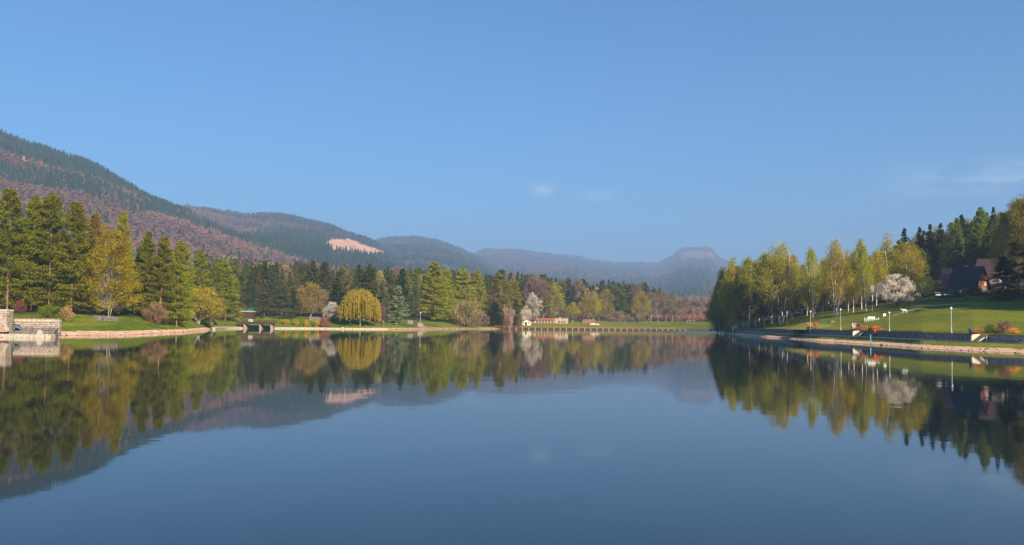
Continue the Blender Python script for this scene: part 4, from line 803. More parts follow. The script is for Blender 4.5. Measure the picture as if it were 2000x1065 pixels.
for k, (px_, y_) in enumerate(((488.5, 626), (492.8, 626.6))):
    b = MB(); b.tube([((px_ - 500) * s_ + .34 * math.cos(a), -.36, zz(y_) + .34 * math.sin(a)) for a in np.linspace(0, 2 * math.pi, 13)], .13, 6, False)
    o = b.build('lifebuoy', WHITE, None, True, (bx, YB, 0)); tag(o, ['left of the two white lifebuoys on the dark bridge railing', 'right of the two white lifebuoys on the dark bridge railing'][k], 'lifebuoy')
sh = thing('lakeside_hut', 'long low dark hut with a pale flat roof behind the footbridge', 'hut', (uof(484) * 340, 340, gz(uof(484) * 340, 340)))
b = MB(); b.box((0, 0, .9), (28 * s_, 3, 2.6)); b.build('wall', DWOOD, sh); b = MB(); b.box((0, -.1, 2.45), (29.5 * s_, 3.6, .5), bev=.05); b.build('roof', ROOFG, sh)
b = MB(); b.box((0, 0, 0), (29 * s_, 2.5, 1.4)); o = b.build('hedge_screen', SHUTG, None, False, onground(484, 372, 1.3)); tag(o, 'teal green screen fence behind the pale roofed hut', 'fence')
for k, (px_, w_, y_) in enumerate(((557, 7.5, 623), (578, 6, 624), (599, 5, 624), (619, 5, 624.5))):
    T('shrub', px_, y_, 335, w_, ['widest yellow flowering bush, next to the footbridge', 'second yellow bush from the footbridge', 'third yellow bush from the footbridge, slim', 'orange yellow bush furthest from the footbridge, by the low wall'][k], [(.27, .2, .035), (.24, .19, .04), (.27, .19, .04), (.3, .18, .045)][k])
T('hedge_bush', 635, 620, 336, 9, 'dark red bush at the water behind the pale edging wall', (.22, .06, .05))
def polywall(name, pts, h, th, mat, label, cat, capm=None, parts=True, cap=.12, rows=1):
    root = thing(name, label, cat, pts[0]); o_ = pts[0]
    body = MB(); cp = MB()
    L_, Cp = [], []
    for i, p in enumerate(pts):
        d = (pts[min(i + 1, len(pts) - 1)] - pts[max(i - 1, 0)]); d.z = 0; d.normalize(); nrm = Vector((-d.y, d.x, 0)); q = p - o_
        for (w_, z0, z1, store) in ((th / 2, -.5, h, L_), (th / 2 + .07, h + .002, h + cap, Cp)): store += [q + nrm * w_ + Vector((0, 0, z0)), q - nrm * w_ + Vector((0, 0, z0)), q - nrm * w_ + Vector((0, 0, z1)), q + nrm * w_ + Vector((0, 0, z1))]
    n = len(pts); fs = [(i * 4 + j, i * 4 + (j + 1) % 4, i * 4 + 4 + (j + 1) % 4, i * 4 + 4 + j) for i in range(n - 1) for j in range(4)] + [(3, 2, 1, 0), tuple(range(n * 4 - 4, n * 4))]
    body.add(L_, fs); body.build('wall_body', mat, root); cp.add(Cp, fs)
    if capm: cp.build('coping', capm, root)
    return root
for a0, a1, lb in ((418, 466, 'pale stone edging along the water left of the footbridge'), (536, 632, 'pale stone edging between the footbridge and the dark red bush'), (638, 687, 'pale stone edging right of the dark red bush'), (689, 756, 'pale stone edging in front of the weeping willow')):
    pts = [knot(p, 1) + Vector((0, .5, 0)) for p in np.linspace(a0, a1, 8)]; pts = [Vector((p.x, p.y, 0)) for p in pts]; polywall('shore_edging', pts, .42, .6, STONEC, lb, 'edging', STONEC, cap=.1)
polywall('garden_wall', [onground(p, 352) for p in np.linspace(604, 640, 5)], 1.0, .5, STONED, 'low pinkish rubble wall behind the yellow bushes', 'wall', STONEC)
polywall('garden_wall', [onground(p, 368 + 2 * math.sin(p)) for p in np.linspace(797, 845, 6)], 1.35, .6, STONE, 'low pale stone wall below the big bright far larch', 'wall', STONEC)
def lamp(px, ytop, Y, label, group='white globe lamps', pr=.055, glob=.17):
    p = onground(px, Y); h = at(px, ytop, Y).z - p.z; t_ = thing('street_lamp', label, 'street lamp', p, 0, group)
    b = MB(); b.lathe([(.16, -.2), (.16, .25), (pr + .03, .3), (pr, 1.2), (pr * .8, h - .55)], n=8); b.build('pole', POSTM, t_, True)
    b = MB(); b.lathe([(.07, h - .56), (.13, h - .5), (.13, h - .44), (.05, h - .42)], n=8); b.build('collar', METAL, t_)
    b = MB(); b.lathe([(glob * .55, h - .43), (glob, h - .3), (glob, h - .14), (glob * .6, h - .02), (.02, h)], n=10); b.build('lamp_globe', GLOBE, t_, True); return t_
lamp(821, 610, 372, 'white globe lamp by the low wall under the big far larch', pr=.08, glob=.28)
lamp(1347, 618, 560, 'far white lamp on the meadow before the pinkish trees', pr=.08, glob=.25)
lamp(1537, 609, 286, 'slim lamp post beside the big many stemmed birch', pr=.1)
lamp(1583, 607, 224, 'pale lamp post rising from behind the orange hedge on the mound'); lamp(1642, 603, 208, 'pale lamp post in front of the fanned birch stems'); lamp(1737, 609, 182, 'pale lamp post below the white blossoming tree', pr=.06); lamp(1858, 600, 158, 'tall white lamp post standing alone below the houses', pr=.07, glob=.18)
for k, px_ in enumerate((723, 736, 749)):
    b = MB(); b.lathe([(.13, -.2), (.13, 1.5), (.2, 1.52), (.2, 1.9), (.02, 2.0)], n=8); o = b.build('garden_bollard', POSTM, None, True, onground(px_, 348 + k * 2)); tag(o, ['left of the three pale bollards right of the weeping willow', 'middle of the three pale bollards right of the weeping willow', 'right of the three pale bollards right of the weeping willow'][k], 'bollard', 'pale bollards by the weeping willow')
b = MB(); b.box((0, 0, .35), (.8, .6, .7), bev=.12, top=.8); o = b.build('boundary_stone', WHITE, None, False, knot(668, 1) + Vector((0, 2.0, 0))); tag(o, 'small white stone on the shore edging left of the willow', 'stone')
# ---------------------------------------------------------------- long jetty on the far shore
P0 = Vector((uof(968) * 428, 428, 0)); P1 = Vector((uof(1342) * 452, 452, 0)); dj = (P1 - P0).normalized(); Lj = (P1 - P0).length; ang = math.atan2(dj.y, dj.x)
jt = thing('jetty', 'long low wooden jetty on pale posts along the far shore', 'jetty', P0, ang)
b = MB(); b.box((Lj / 2, .9, .72), (Lj, 2.2, .16)); b.build('deck', BWOOD, jt)
b = MB(); b.box((Lj / 2, -.22, .36), (Lj, .14, .92)); b.build('beam_or_shade_skirt', DWOOD, jt)  # edge beam drawn down as a dark skirt, standing for the shade under the deck
n_ = 46
for dy in (1.95,):
    b = MB()
    for z_ in (1.25, 1.7): b.box((Lj / 2, dy, z_), (Lj - .4, .09, .1))
    for k in range(n_ + 1): b.box((.2 + (Lj - .4) * k / n_, dy, 1.25), (.12, .1, 1.0))
    b.build('railing', RWOOD, jt)
for k in range(30):
    b = MB(); x_ = 7 + (Lj - 8) * k / 29; b.lathe([(.17, -1.2), (.16, .86), (.1, .9)], (x_, -.42, 0), 7); b.build('post', POSTM, jt, True)
for px_, lb in ((986, 'white bird on the water at the start of the jetty'),):
    pass
Q0 = Vector((uof(1320) * 452, 452.5, 0)); Q1 = Vector((uof(1392) * 468, 468, 0)); dq = (Q1 - Q0).normalized(); Lq = (Q1 - Q0).length
dk = thing('boat_dock', 'dark low dock with a black rail where the jetty meets the right bank', 'dock', Q0, math.atan2(dq.y, dq.x))
b = MB(); b.box((Lq / 2, 1.1, .62), (Lq, 2.0, .2)); b.build('deck', DWOOD, dk); b = MB()
for z_ in (1.2, 1.6): b.box((Lq / 2, .3, z_), (Lq, .1, .1))
for k in range(13): b.box((Lq * k / 12, .3, .9), (.13, .12, 1.5))
b.build('railing', DWOOD, dk); b = MB(); b.box((Lq / 2, .16, .3), (Lq, .1, .7)); b.build('skirt', DWOOD, dk)
# shelter
ys_ = 462; so2 = thing('picnic_shelter', 'open shelter with a brown hipped roof on posts behind the jetty', 'shelter', onground(1150, ys_)); s_ = ys_ / F
zt = lambda y: H + (630.4 - y) * s_ - so2.location.z
b = MB(); w_ = 15 * s_; V = [(-w_, -2, zt(630.5)), (w_, -2, zt(630.5)), (w_, 2, zt(630.5)), (-w_, 2, zt(630.5)), (-w_ * .72, 0, zt(624)), (w_ * .72, 0, zt(624)), (-w_, -2, zt(631.4)), (w_, -2, zt(631.4)), (w_, 2, zt(631.4)), (-w_, 2, zt(631.4))]
b.add(V, [(0, 1, 5, 4), (2, 3, 4, 5), (1, 2, 5), (3, 0, 4), (6, 7, 1, 0), (7, 8, 2, 1), (8, 9, 3, 2), (9, 6, 0, 3), (9, 8, 7, 6)]); b.build('roof', BWOOD, so2)
for a in (-1, 0, 1):
    for c in (-1, 1): b = MB(); b.box((a * w_ * .93, c * 1.8, zt(631.4) / 2 - .15), (.28, .28, zt(631.4) + .3)); b.build('post', BWOOD, so2)
b = MB(); b.box((0, 1.2, .5), (w_ * 1.4, .4, .1)); b.box((-w_ * .6, 1.2, .2), (.1, .35, .55)); b.box((w_ * .6, 1.2, .2), (.1, .35, .55)); b.build('bench', BWOOD, so2)
def mound(c, rx, ry, h, name, mat, label, cat, sd):
    V = [(0, 0, h)]; n = 20
    for j in range(1, 7):
        for i in range(n): a = 2 * math.pi * i / n; f = j / 6; V.append((rx * f * math.cos(a), ry * f * math.sin(a), h * (1 - f ** 1.7) * (1 + .25 * float(vnoise(np.array(i * .5), np.array(j * .8), sd) - .5)) - .25 * (j == 6)))
    b = MB(); b.add(V, [(0, 1 + i, 1 + (i + 1) % n) for i in range(n)] + [(1 + j * n + i, 1 + (j + 1) * n + i, 1 + (j + 1) * n + (i + 1) % n, 1 + j * n + (i + 1) % n) for j in range(5) for i in range(n)])
    o = b.build(name, mat, None, True, c); tag(o, label, cat); return o
SANDM = noisemat('pale_sand', (.6, .48, .38), (.8, .68, .56), 1.5, 1); o = mound(onground(1160, 500), 3.6, 2, .9, 'sand_pile', SANDM, 'pale heap of sand behind the shelter', 'sand heap', 2)
# cabins and pavilion
CREAMD = plain('weathered_cream_plaster', (.36, .29, .2))
yc = 512; s_ = yc / F; cb = thing('cabin_row', 'long low row of cream cabins with orange tiled roofs on the far meadow', 'building', onground(1058, yc)); zc = lambda y: H + (629.2 - y) * s_ - cb.location.z
W_ = 50 * s_; b = MB(); b.box((0, 0, zc(626) / 2 - .1), (W_ - .6, 4.5, zc(626) + .2)); b.build('wall', CREAMD, cb)
b = MB(); b.prism([(-2.6, zc(625.8)), (2.6, zc(625.8)), (.3, zc(621.2)), (-.3, zc(621.2))], (-W_ / 2, 0, 0), (0, 1, 0), (0, 0, 1), (W_, 0, 0)); b.build('roof', TILEO, cb)
for k in range(9): b = MB(); x_ = -W_ / 2 + 1.8 + k * (W_ - 3.4) / 8; b.prism([(-.7, zc(626.2)), (.7, zc(626.2)), (0, zc(622))], (x_, -2.75, 0), (1, 0, 0), (0, 0, 1), (0, 2.2, 0)); b.build('gable', TILEO, cb)
for k in range(6): b = MB(); x_ = -W_ / 2 + 4.6 + k * 1.75; b.box((x_, -2.255, zc(628) / 2 + .2), (.75, .05, 1.5)); b.build('door', DWOOD, cb)
pv_ = thing('garden_pavilion', 'cream pavilion with a low parapet and dark arches beside the orange roofed cabins', 'pavilion', onground(1096, yc)); W2 = 26 * s_
b = MB(); b.box((0, 0, zc(622.2) / 2 - .1), (W2, 4.2, zc(622.2) + .2)); b.build('wall', CREAMD, pv_)
b = MB()
for k in range(7): b.box((-W2 / 2 + .5 + k * (W2 - 1) / 6, -1.95, zc(622.2) + .22), (.6, .3, .45))
b.box((-.8, 0, zc(622.2) + .45), (1.1, 1.1, .9)); b.build('parapet', CREAMD, pv_)
for x_ in (-1.3, .3, 1.6): b = MB(); b.prism([(-.3, 0)] + [(.3 * math.cos(a), 1.15 + .3 * math.sin(a)) for a in np.linspace(0, math.pi, 7)][::-1][0:0] + [(.3, 0), (.3, 1.2), (.2, 1.42), (0, 1.52), (-.2, 1.42), (-.3, 1.2)], (x_, -2.13, .1), (1, 0, 0), (0, 0, 1), (0, .06, 0)); b.build('archway', DARKV, pv_)
def gable(name, label, cat, px, Y, W, L, wh, rh, yaw, wallm, roofm, over=.4, base=None, drop=.0):
    t_ = thing(name, label, cat, onground(px, Y), yaw)
    b = MB(); b.prism([(-W / 2, -.8), (W / 2, -.8), (W / 2, wh), (0, rh - .12), (-W / 2, wh)], (0, -L / 2, 0), (1, 0, 0), (0, 0, 1), (0, L, 0)); b.build('wall', wallm, t_)
    sl_ = (rh - wh) / (W / 2); e = over + drop
    for s2 in (-1, 1):
        b = MB(); th_ = .22; xe = W / 2 + e; ze = rh - xe * sl_; b.prism([(0, rh), (s2 * xe, ze), (s2 * xe, ze + th_), (0, rh + th_)], (0, -L / 2 - over, 0), (1, 0, 0), (0, 0, 1), (0, L + 2 * over, 0)); b.build('roof', roofm if s2 < 0 or True else roofm, t_)
    return t_
def win(t_, x, z, w, h, y, fm=WHITE, cur=True):
    b = MB(); f_ = .09
    b.box((x, y, z + h / 2), (w, .1, f_)); b.box((x, y, z - h / 2), (w, .1, f_)); b.box((x - w / 2, y, z), (f_, .098, h - f_)); b.box((x + w / 2, y, z), (f_, .098, h - f_)); b.box((x, y, z), (.06, .096, h - f_)); fr_ = b.build('window', fm, t_)
    b = MB(); b.box((x, y + .03, z), (w - f_, .02, h - f_)); b.build('pane', CURTAIN if cur else GLASS, fr_)
h1 = gable('red_roofed_hut', 'small hut with a red brown roof and white wall beside the white blossoming far tree', 'hut', 1028, 470, 4.6, 4.5, 1.9, 3.4, 0, WHITE, TILER); b = MB(); b.box((-.2, -2.28, .8), (1.1, .08, 1.7)); b.build('door', DWOOD, h1); win(h1, 1.3, 1.3, .9, .8, -2.3, cur=False)
h2 = gable('barn', 'tall grey roofed barn half hidden behind the red roofed hut', 'barn', 1025, 500, 6.5, 6.5, 2.6, 7.6, R(78), CREAM, ROOFG, .5, drop=.3); win(h2, 0, 4.4, .9, 1.0, -3.3, cur=False)
# path, goal and small things on the meadow
def ribbon(name, pts, wd, mat, dz=.12, kind='structure', lift=.0):
    V = []; n = len(pts)
    for i, p in enumerate(pts):
        d = pts[min(i + 1, n - 1)] - pts[max(i - 1, 0)]; d.z = 0; d.normalize(); q = Vector((-d.y, d.x, 0)) * wd / 2
        for s2 in (1, -1): a = p + q * s2; V.append((a.x, a.y, gz(a.x, a.y) + dz))
    b = MB(); b.add(V, [(2 * i, 2 * i + 1, 2 * i + 3, 2 * i + 2) for i in range(n - 1)]); o = b.build(name, mat); tag(o, kind=kind); return o
ribbon('gravel_path', [onground(p, 556) for p in np.linspace(1110, 1292, 24)], 5, KERB, .2)
gl = thing('football_goal', 'thin white goal frame on the far meadow', 'goal', onground(1349, 560)); b = MB()
for x_ in (-2.2, 2.2): b.tube([(x_, 0, -.2), (x_, 0, 2.4)], .05, 6)
b.tube([(-2.2, 0, 2.4), (2.2, 0, 2.4)], .05, 6); b.build('goal_frame', WHITE, gl)
# ---------------------------------------------------------------- vehicles
PAINTW = plain('white_car_paint', (.7, .72, .75), .3, .5, .0, .03); PAINTB = plain('blue_car_paint', (.16, .24, .38), .3, .5, .3, .03); PAINTD = plain('dark_car_paint', (.02, .022, .03), .3, .5, .2, .03); HEADL = plain('headlight_glass', (.8, .82, .85), .15, .8)
def car(label, pos, yaw, paint, L=4.2, W=1.75, Hc=1.5, van=False):
    t_ = thing('parked_car', label, 'car', pos, yaw); z0 = .28
    prof = [(-L / 2, .35), (-L / 2, .62), (-L / 2 + .15, .8), (-L / 2 + (.35 if van else .95), .92), (L / 2 - .35, .98), (L / 2, .8), (L / 2, .35)]
    b = MB(); n = len(prof); V = []
    for y_, k in ((-W / 2, 0), (-W / 2 + .06, 1), (W / 2 - .06, 1), (W / 2, 0)): V += [(x * (1 if k else .985), y_, z if not k or z < .5 else z + .03) for x, z in prof]
    b.add(V, [(j * n + i, j * n + (i + 1) % n, (j + 1) * n + (i + 1) % n, (j + 1) * n + i) for j in range(3) for i in range(n)] + [tuple(range(n))[::-1], tuple(range(3 * n, 4 * n))]); b.build('body', paint, t_, False)
    cab = [(-L / 2 + (.4 if van else 1.0), .94), (-L / 2 + (.75 if van else 1.55), Hc - .05), (L / 2 - (.25 if van else .9), Hc - .02), (L / 2 - (.1 if van else .35), .99)]
    b = MB(); b.prism(cab, (0, -W / 2 + .12, 0), (1, 0, 0), (0, 0, 1), (0, W - .24, 0)); b.build('window_band', GLASS, t_)
    b = MB(); b.box(((cab[1][0] + cab[2][0]) / 2, 0, Hc - .01), (cab[2][0] - cab[1][0] + .1, W - .2, .1), bev=.03)
    for x_ in (cab[1][0], 0, cab[2][0]):
        for s2 in (-1, 1): b.box((x_, s2 * (W / 2 - .1), (Hc + .95) / 2), (.1, .06, Hc - .95))
    b.build('roof', paint, t_)
    for x_ in (-L / 2 + .8, L / 2 - .8):
        for s2 in (-1, 1):
            b = MB(); b.tube([(x_, s2 * (W / 2 - .2), .33), (x_, s2 * (W / 2 + .01), .33)], .33, 14); w_ = b.build('wheel', TYRE, t_); b = MB(); b.tube([(x_, s2 * (W / 2 + .005), .33), (x_, s2 * (W / 2 + .025), .33)], .19, 10); b.build('rim', METAL, w_)
    for s2 in (-1, 1): b = MB(); b.box((-L / 2 - .005, s2 * (W / 2 - .3), .68), (.05, .36, .16), bev=.02); b.build('headlight', HEADL, t_)
    b = MB(); b.box((-L / 2 - .01, 0, .42), (.05, W - .3, .16)); b.build('bumper', PAINTD, t_); return t_
car('white car parked left of the blue car below the black roofed house', onground(1832, 266, .05), R(75), PAINTW)
car('silver blue car parked between the white car and the dark van', onground(1849, 264, .05), R(70), PAINTB)
car('dark van parked under the eave of the black roofed house', onground(1866, 263, .05), R(30), PAINTD, 4.8, 1.9, 2.0, True)
cv = thing('caravan', 'pale blue caravan parked in the gap between the birches', 'caravan', onground(1558, 335, .1)); b = MB()
b.prism([(-1.9, .45), (1.9, .45), (1.95, 1.3), (1.6, 2.1), (-1.6, 2.1), (-1.95, 1.3)], (0, -1, 0), (1, 0, 0), (0, 0, 1), (0, 2, 0)); b.build('body', plain('pale_blue_shell', (.22, .3, .42), .4), cv)
for s2 in (-1, 1): b = MB(); b.tube([(.3, s2 * .85, .33), (.3, s2 * 1.02, .33)], .33, 12); b.build('wheel', TYRE, cv)
b = MB(); b.box((.2, -1.02, 1.45), (1.6, .04, .6)); b.build('window', GLASS, cv); b = MB(); b.tube([(-1.9, 0, .5), (-2.9, 0, .45)], .06); b.build('tow_bar', METAL, cv)
# ---------------------------------------------------------------- houses on the slope
Yh = 272
hs = gable('wooden_house', 'dark red wooden house with a steep black shingled roof and balcony', 'house', 1893, Yh, 7.2, 8.6, 1.2, 7.5, R(32), noisemat('dark_red_boards', (.16, .055, .035), (.26, .09, .055), 3, .8, 0, (1, 1, 8)), TILEB, .7, drop=.1)
for x_, z_ in ((-1.9, 3.3), (1.6, 3.3)): win(hs, x_, z_ - .9, 1.0, 1.1, -4.35)
win(hs, -.55, 5.1, .7, 1.0, -4.35, DWOOD, False); win(hs, .55, 5.1, .7, 1.0, -4.35, DWOOD, False)
b = MB(); b.box((0, -4.75, 3.75), (4.6, .9, .14)); b.box((0, -5.15, 4.55), (3.8, .08, .1)); [b.box((x_, -5.15, 4.15), (.1, .06, .8)) for x_ in np.linspace(-1.8, 1.8, 15)]; b.build('balcony', RWOOD, hs)
b = MB(); b.box((0, -4.37, .3), (6.9, .12, 2.0)); b.build('stone_base', STONED, hs); b = MB(); b.box((2.6, -4.47, .9), (1.0, .08, 1.9)); b.build('door', DWOOD, hs)
b = MB(); b.box((1.0, 1.5, 7.0), (.8, .8, 1.9)); ch = b.build('chimney', TILER, hs); b = MB(); b.box((1.0, 1.5, 8.02), (1.0, 1.0, .16)); b.build('chimney_cap', METAL, ch)
hd = gable('wooden_house', 'red gabled house behind the black roofed one, with a low red brown roof edge', 'house', 1872, 284, 6.8, 9, 1.5, 6.6, R(28), noisemat('red_boards', (.2, .06, .045), (.3, .1, .07), 3, .8, 0, (1, 1, 8)), TILEM, .8, drop=.3); win(hd, 0, 3.6, .9, 1.1, -4.55)
h3 = gable('wooden_house', 'house with a mauve shingled roof, dark boards and white basement at the right', 'house', 1939, 284, 7.4, 7.5, 3.0, 7.8, R(38), noisemat('dark_boards', (.04, .028, .022), (.08, .06, .045), 3, .8, 0, (1, 1, 8)), TILEM, .6, drop=.5)
b = MB(); b.box((0, -.02, .9), (7.5, 7.65, 2.6)); b.build('basement', WHITE, h3)
for x_, z_ in ((-1.6, 3.6), (.5, 3.6), (-.1, 5.6)): win(h3, x_, z_, .95, 1.1, -3.8)
b = MB(); b.box((0, -4.2, 4.9), (4.2, .8, .14)); b.box((0, -4.56, 5.6), (3.6, .08, .1)); b.build('balcony', BWOOD, h3)
T('shrub', 1903, 560, 262, 16, 'dark shrub before the gable of the black roofed house', (.06, .065, .025)); T('hedge_bush', 1925, 573, 258, 16, 'brown dry bush below the mauve roofed house', (.14, .08, .05)); T('hedge_bush', 1945, 583, 252, 15, 'low brown bush on the slope beside the wide dark spruce', (.17, .1, .05))
b = MB(); b.lathe([(.06, -.2), (.05, 2.4), (.16, 2.42), (.16, 2.75), (.02, 2.8)], n=8); o = b.build('garden_lamp', POSTM, None, True, onground(1884, 258)); tag(o, 'short pale garden lamp in front of the black roofed house', 'lamp')
p = onground(1988, 238); lamp(1988, 546, 240, 'white lamp half hidden at the dark spruce near the right edge', pr=.07)
ribbon('slope_path', [onground(p, Yv) for p, Yv in zip(np.linspace(1742, 1892, 22), np.interp(np.linspace(0, 1, 22), [0, .3, 1], [224, 232, 236]))], 1.4, KERB, .14)
# ---------------------------------------------------------------- promenade on the right: kerb, wall, steps, hedges
def prom(p0, p1, k, dY, n=26): 
    out = []
    for px_ in np.linspace(p0, p1, n):
        d, z = colat(uof(px_)); Y = d[k - 1] + dY; u = uof(px_); out.append(Vector((u * Y, Y, z[k - 1] if dY > -1 else z[k - 1] - .04)))
    return out
def pathsheet(p0, p1, n=60):
    V = []
    for px_ in np.linspace(p0, p1, n):
        d, z = colat(uof(px_)); u = uof(px_)
        for Y in (d[2] - 3.8, d[2] - .3): V.append((u * Y, Y, gz(u * Y, Y) + .03))
    b = MB(); b.add(V, [(2 * i, 2 * i + 2, 2 * i + 3, 2 * i + 1) for i in range(n - 1)]); o = b.build('promenade_path', KERB); tag(o, kind='structure')
pathsheet(1440, 2600)
polywall('kerb', prom(1440, 2500, 3, -3.9, 60), .17, .25, KERB, 'long pale kerb along the promenade on the right bank', 'kerb')
for a0, a1, lb in ((1440, 1555, 'far stretch of the dark retaining wall, below the birch grove'), (1568, 1672, 'dark retaining wall between the two far stone stairways'), (1694, 1906, 'longest stretch of the dark retaining wall, behind the person in red'), (1934, 2500, 'near stretch of the dark retaining wall at the right edge')):
    polywall('retaining_wall', prom(a0, a1, 3, .25, 24), float(1.18), .5, WALLM, lb, 'wall', CAPM)
for px_, lb in ((1562, 'far'), (1682, 'middle'), (1919, 'near')):   # gateways: a stair between two flanking walls, the inner wall catches the sun
    d, z = colat(uof(px_)); u = uof(px_); Y = d[2]; st = thing('stone_stairway', {'far': 'furthest stone stairway through the wall, beside the orange hedge', 'middle': 'stone stairway through the wall left of the person in red', 'near': 'nearest stone stairway through the wall, between rusty bushes'}[lb], 'stairs', (u * Y, Y, z[2]), math.atan2(1, 1.1) * 0)
    wdt = 22 / F * Y; 
    for k in range(5): b = MB(); b.box((k * .3 - 1.1, 0, .1 + k * .22), (.32, wdt * .9, .24)); b.build('step', STONEC, st)
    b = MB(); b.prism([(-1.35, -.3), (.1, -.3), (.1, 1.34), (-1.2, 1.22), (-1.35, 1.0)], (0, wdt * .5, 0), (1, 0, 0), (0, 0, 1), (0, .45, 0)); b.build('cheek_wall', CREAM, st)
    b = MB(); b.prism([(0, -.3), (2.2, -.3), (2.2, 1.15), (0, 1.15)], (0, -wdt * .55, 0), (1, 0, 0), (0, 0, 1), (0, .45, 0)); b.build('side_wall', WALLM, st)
def bush(kind, px, yt, dY, w_, lb, tn):
    d, z = colat(uof(px)); T(kind, px, yt, d[3] + dY, w_, lb, tn)
mound(onground(1594, 233, -.3), 9, 6, 1.5, 'grass_mound', LAWN, 'low grassy mound with an orange hedge above the wall', 'mound', 5)
for px_, yt, dY, w_, k2, tn, lb in ((1568, 632, 1.5, 9, 'hedge_bush', (.45, .2, .09), 'rusty bush at the left end of the hedge on the mound'), (1580, 630, 3, 9, 'hedge_bush', (.5, .2, .08), 'orange bush in the middle of the hedge on the mound'), (1592, 629.5, 5, 7, 'hedge_bush', (.42, .16, .08), 'reddish bush at the right end of the hedge on the mound'),
  (1558, 640, .6, 5, 'hedge_bush', (.14, .07, .05), 'dark bush hanging over the furthest stairway'), (1673, 630, 3.5, 10, 'hedge_bush', (.2, .09, .07), 'purple brown bush behind the middle stairway'), (1669, 641, .3, 6, 'hedge_bush', (.13, .06, .05), 'dark bush hanging left of the middle stairway'), (1688, 636, 2.5, 8, 'hedge_bush', (.42, .17, .07), 'rusty bush right behind the middle stairway'), (1702, 639, .2, 7, 'shrub', (.07, .07, .03), 'dark green bush hanging over the wall beside the person in red'), (1714, 637, 2, 9, 'hedge_bush', (.68, .2, .04), 'bright orange bush behind the person in red'),
  (1911, 640, 1.0, 11, 'hedge_bush', (.4, .12, .06), 'rusty red bush left above the near stairway'), (1904, 650, .2, 6, 'hedge_bush', (.15, .08, .04), 'dark bush hanging down the wall left of the near stairway'), (1932, 633, 2.2, 8, 'shrub', (.05, .08, .03), 'round dark green bush above the near stairway'), (1945, 641, 3.0, 7, 'shrub', (.12, .14, .04), 'light green bush right of the round dark green one'), (1962, 626, 4.0, 12, 'hedge_bush', (.19, .085, .075), 'tall purple brown bush right of the near stairway'), (1951, 645, .5, 7, 'hedge_bush', (.1, .06, .035), 'dark drooping bush on the wall right of the near stairway'), (1979, 640, 2.0, 9, 'hedge_bush', (.62, .2, .05), 'bright orange bush at the right beside the purple brown one')):
    bush(k2, px_, yt, dY, w_, lb, tn)
# lawn furniture
b = MB(); b.box((0, 0, .55), (1.0, .5, 1.3), bev=.05); o = b.build('stone_slab', WHITE, None, False, onground(1668, 208)); tag(o, 'white upright stone slab behind the middle stairway', 'stone slab')
Yb = 222; s_ = Yb / F; bn = thing('white_bench', 'long white slatted bench on the lit lawn', 'bench', onground(1702, Yb), .05); W_ = 29 * s_
b = MB(); b.box((0, 0, .5), (W_, .5, .1)); b.build('seat', WHITE, bn); b = MB(); b.box((.1, .22, .85), (W_ * .5, .08, .5)); b.build('backrest', WHITE, bn)
for k in range(8): b = MB(); b.box((-W_ / 2 + .12 + k * (W_ - .24) / 7, 0, .12), (.14, .4, .68)); b.build('leg', WHITE, bn)
for x_ in (-1, 1): b = MB(); b.box((x_ * (W_ / 2 - .1), 0, .72), (.12, .5, .36)); b.build('armrest', WHITE, bn)
b = MB(); b.box((0, 0, .32), (.75, .6, .85), bev=.06, top=.9); o = b.build('stone_block', WHITE, None, False, onground(1727, 230)); tag(o, 'white stone block right of the long white bench', 'stone block')
b = MB(); b.box((0, 0, .28), (1.15, .6, .8), bev=.05); o = b.build('stone_block', STONED, None, False, onground(1625, 246)); tag(o, 'grey brown stone block below the fanned birch stems', 'stone block')
def skinned(name, joints, edges, mat, loc, rz=0, sub=2, parent=None):
    me = bpy.data.meshes.new(name); me.from_pydata([j[:3] for j in joints], edges, []); o = obj(name, me, parent, loc, rz); me.materials.append(mat)
    md = o.modifiers.new('skin', 'SKIN'); md.use_smooth_shade = True
    for v, j in zip(me.skin_vertices[0].data, joints): r_ = j[3]; v.radius = (r_, j[4] if len(j) > 4 else r_)
    me.skin_vertices[0].data[0].use_root = True
    s2 = o.modifiers.new('subdivision', 'SUBSURF'); s2.levels = sub; s2.render_levels = sub; return o
J = [(0, 0, .85, .2), (-.35, 0, .86, .21), (.38, 0, .88, .22), (.58, 0, .95, .15), (.78, 0, 1.12, .11), (.98, 0, 1.0, .09), (.38, .12, .5, .08), (.42, .12, .05, .06), (.38, -.12, .5, .08), (.34, -.12, .05, .06), (-.42, .12, .5, .09), (-.5, .12, .05, .06), (-.42, -.12, .5, .09), (-.38, -.12, .05, .06), (-.55, 0, .88, .05), (-.62, 0, .6, .03)]
o = skinned('animal_statue', J, [(0, 1), (0, 2), (2, 3), (3, 4), (4, 5), (2, 6), (6, 7), (2, 8), (8, 9), (1, 10), (10, 11), (1, 12), (12, 13), (1, 14), (14, 15)], WHITE, onground(1767, 226, -.02), R(172)); tag(o, 'white four legged animal statue standing on the lit lawn', 'statue')
bl = thing('litter_bin', 'blue litter bin behind the wall left of the near stairway', 'bin', onground(1895, 153)); b = MB(); b.lathe([(.2, -.1), (.26, .75), (.26, .8)], n=12); b.build('bin_body', BLUEP, bl, True); b = MB(); b.lathe([(.29, .8), (.29, .86), (.15, .98), (.02, 1.0)], n=12); b.build('lid', BLUEP, bl, True)
bb = thing('basketball_hoop', 'pale backboard on a post standing among the birches', 'basketball hoop', onground(1704, 262)); zb = at(1704, 566, 262).z - bb.location.z
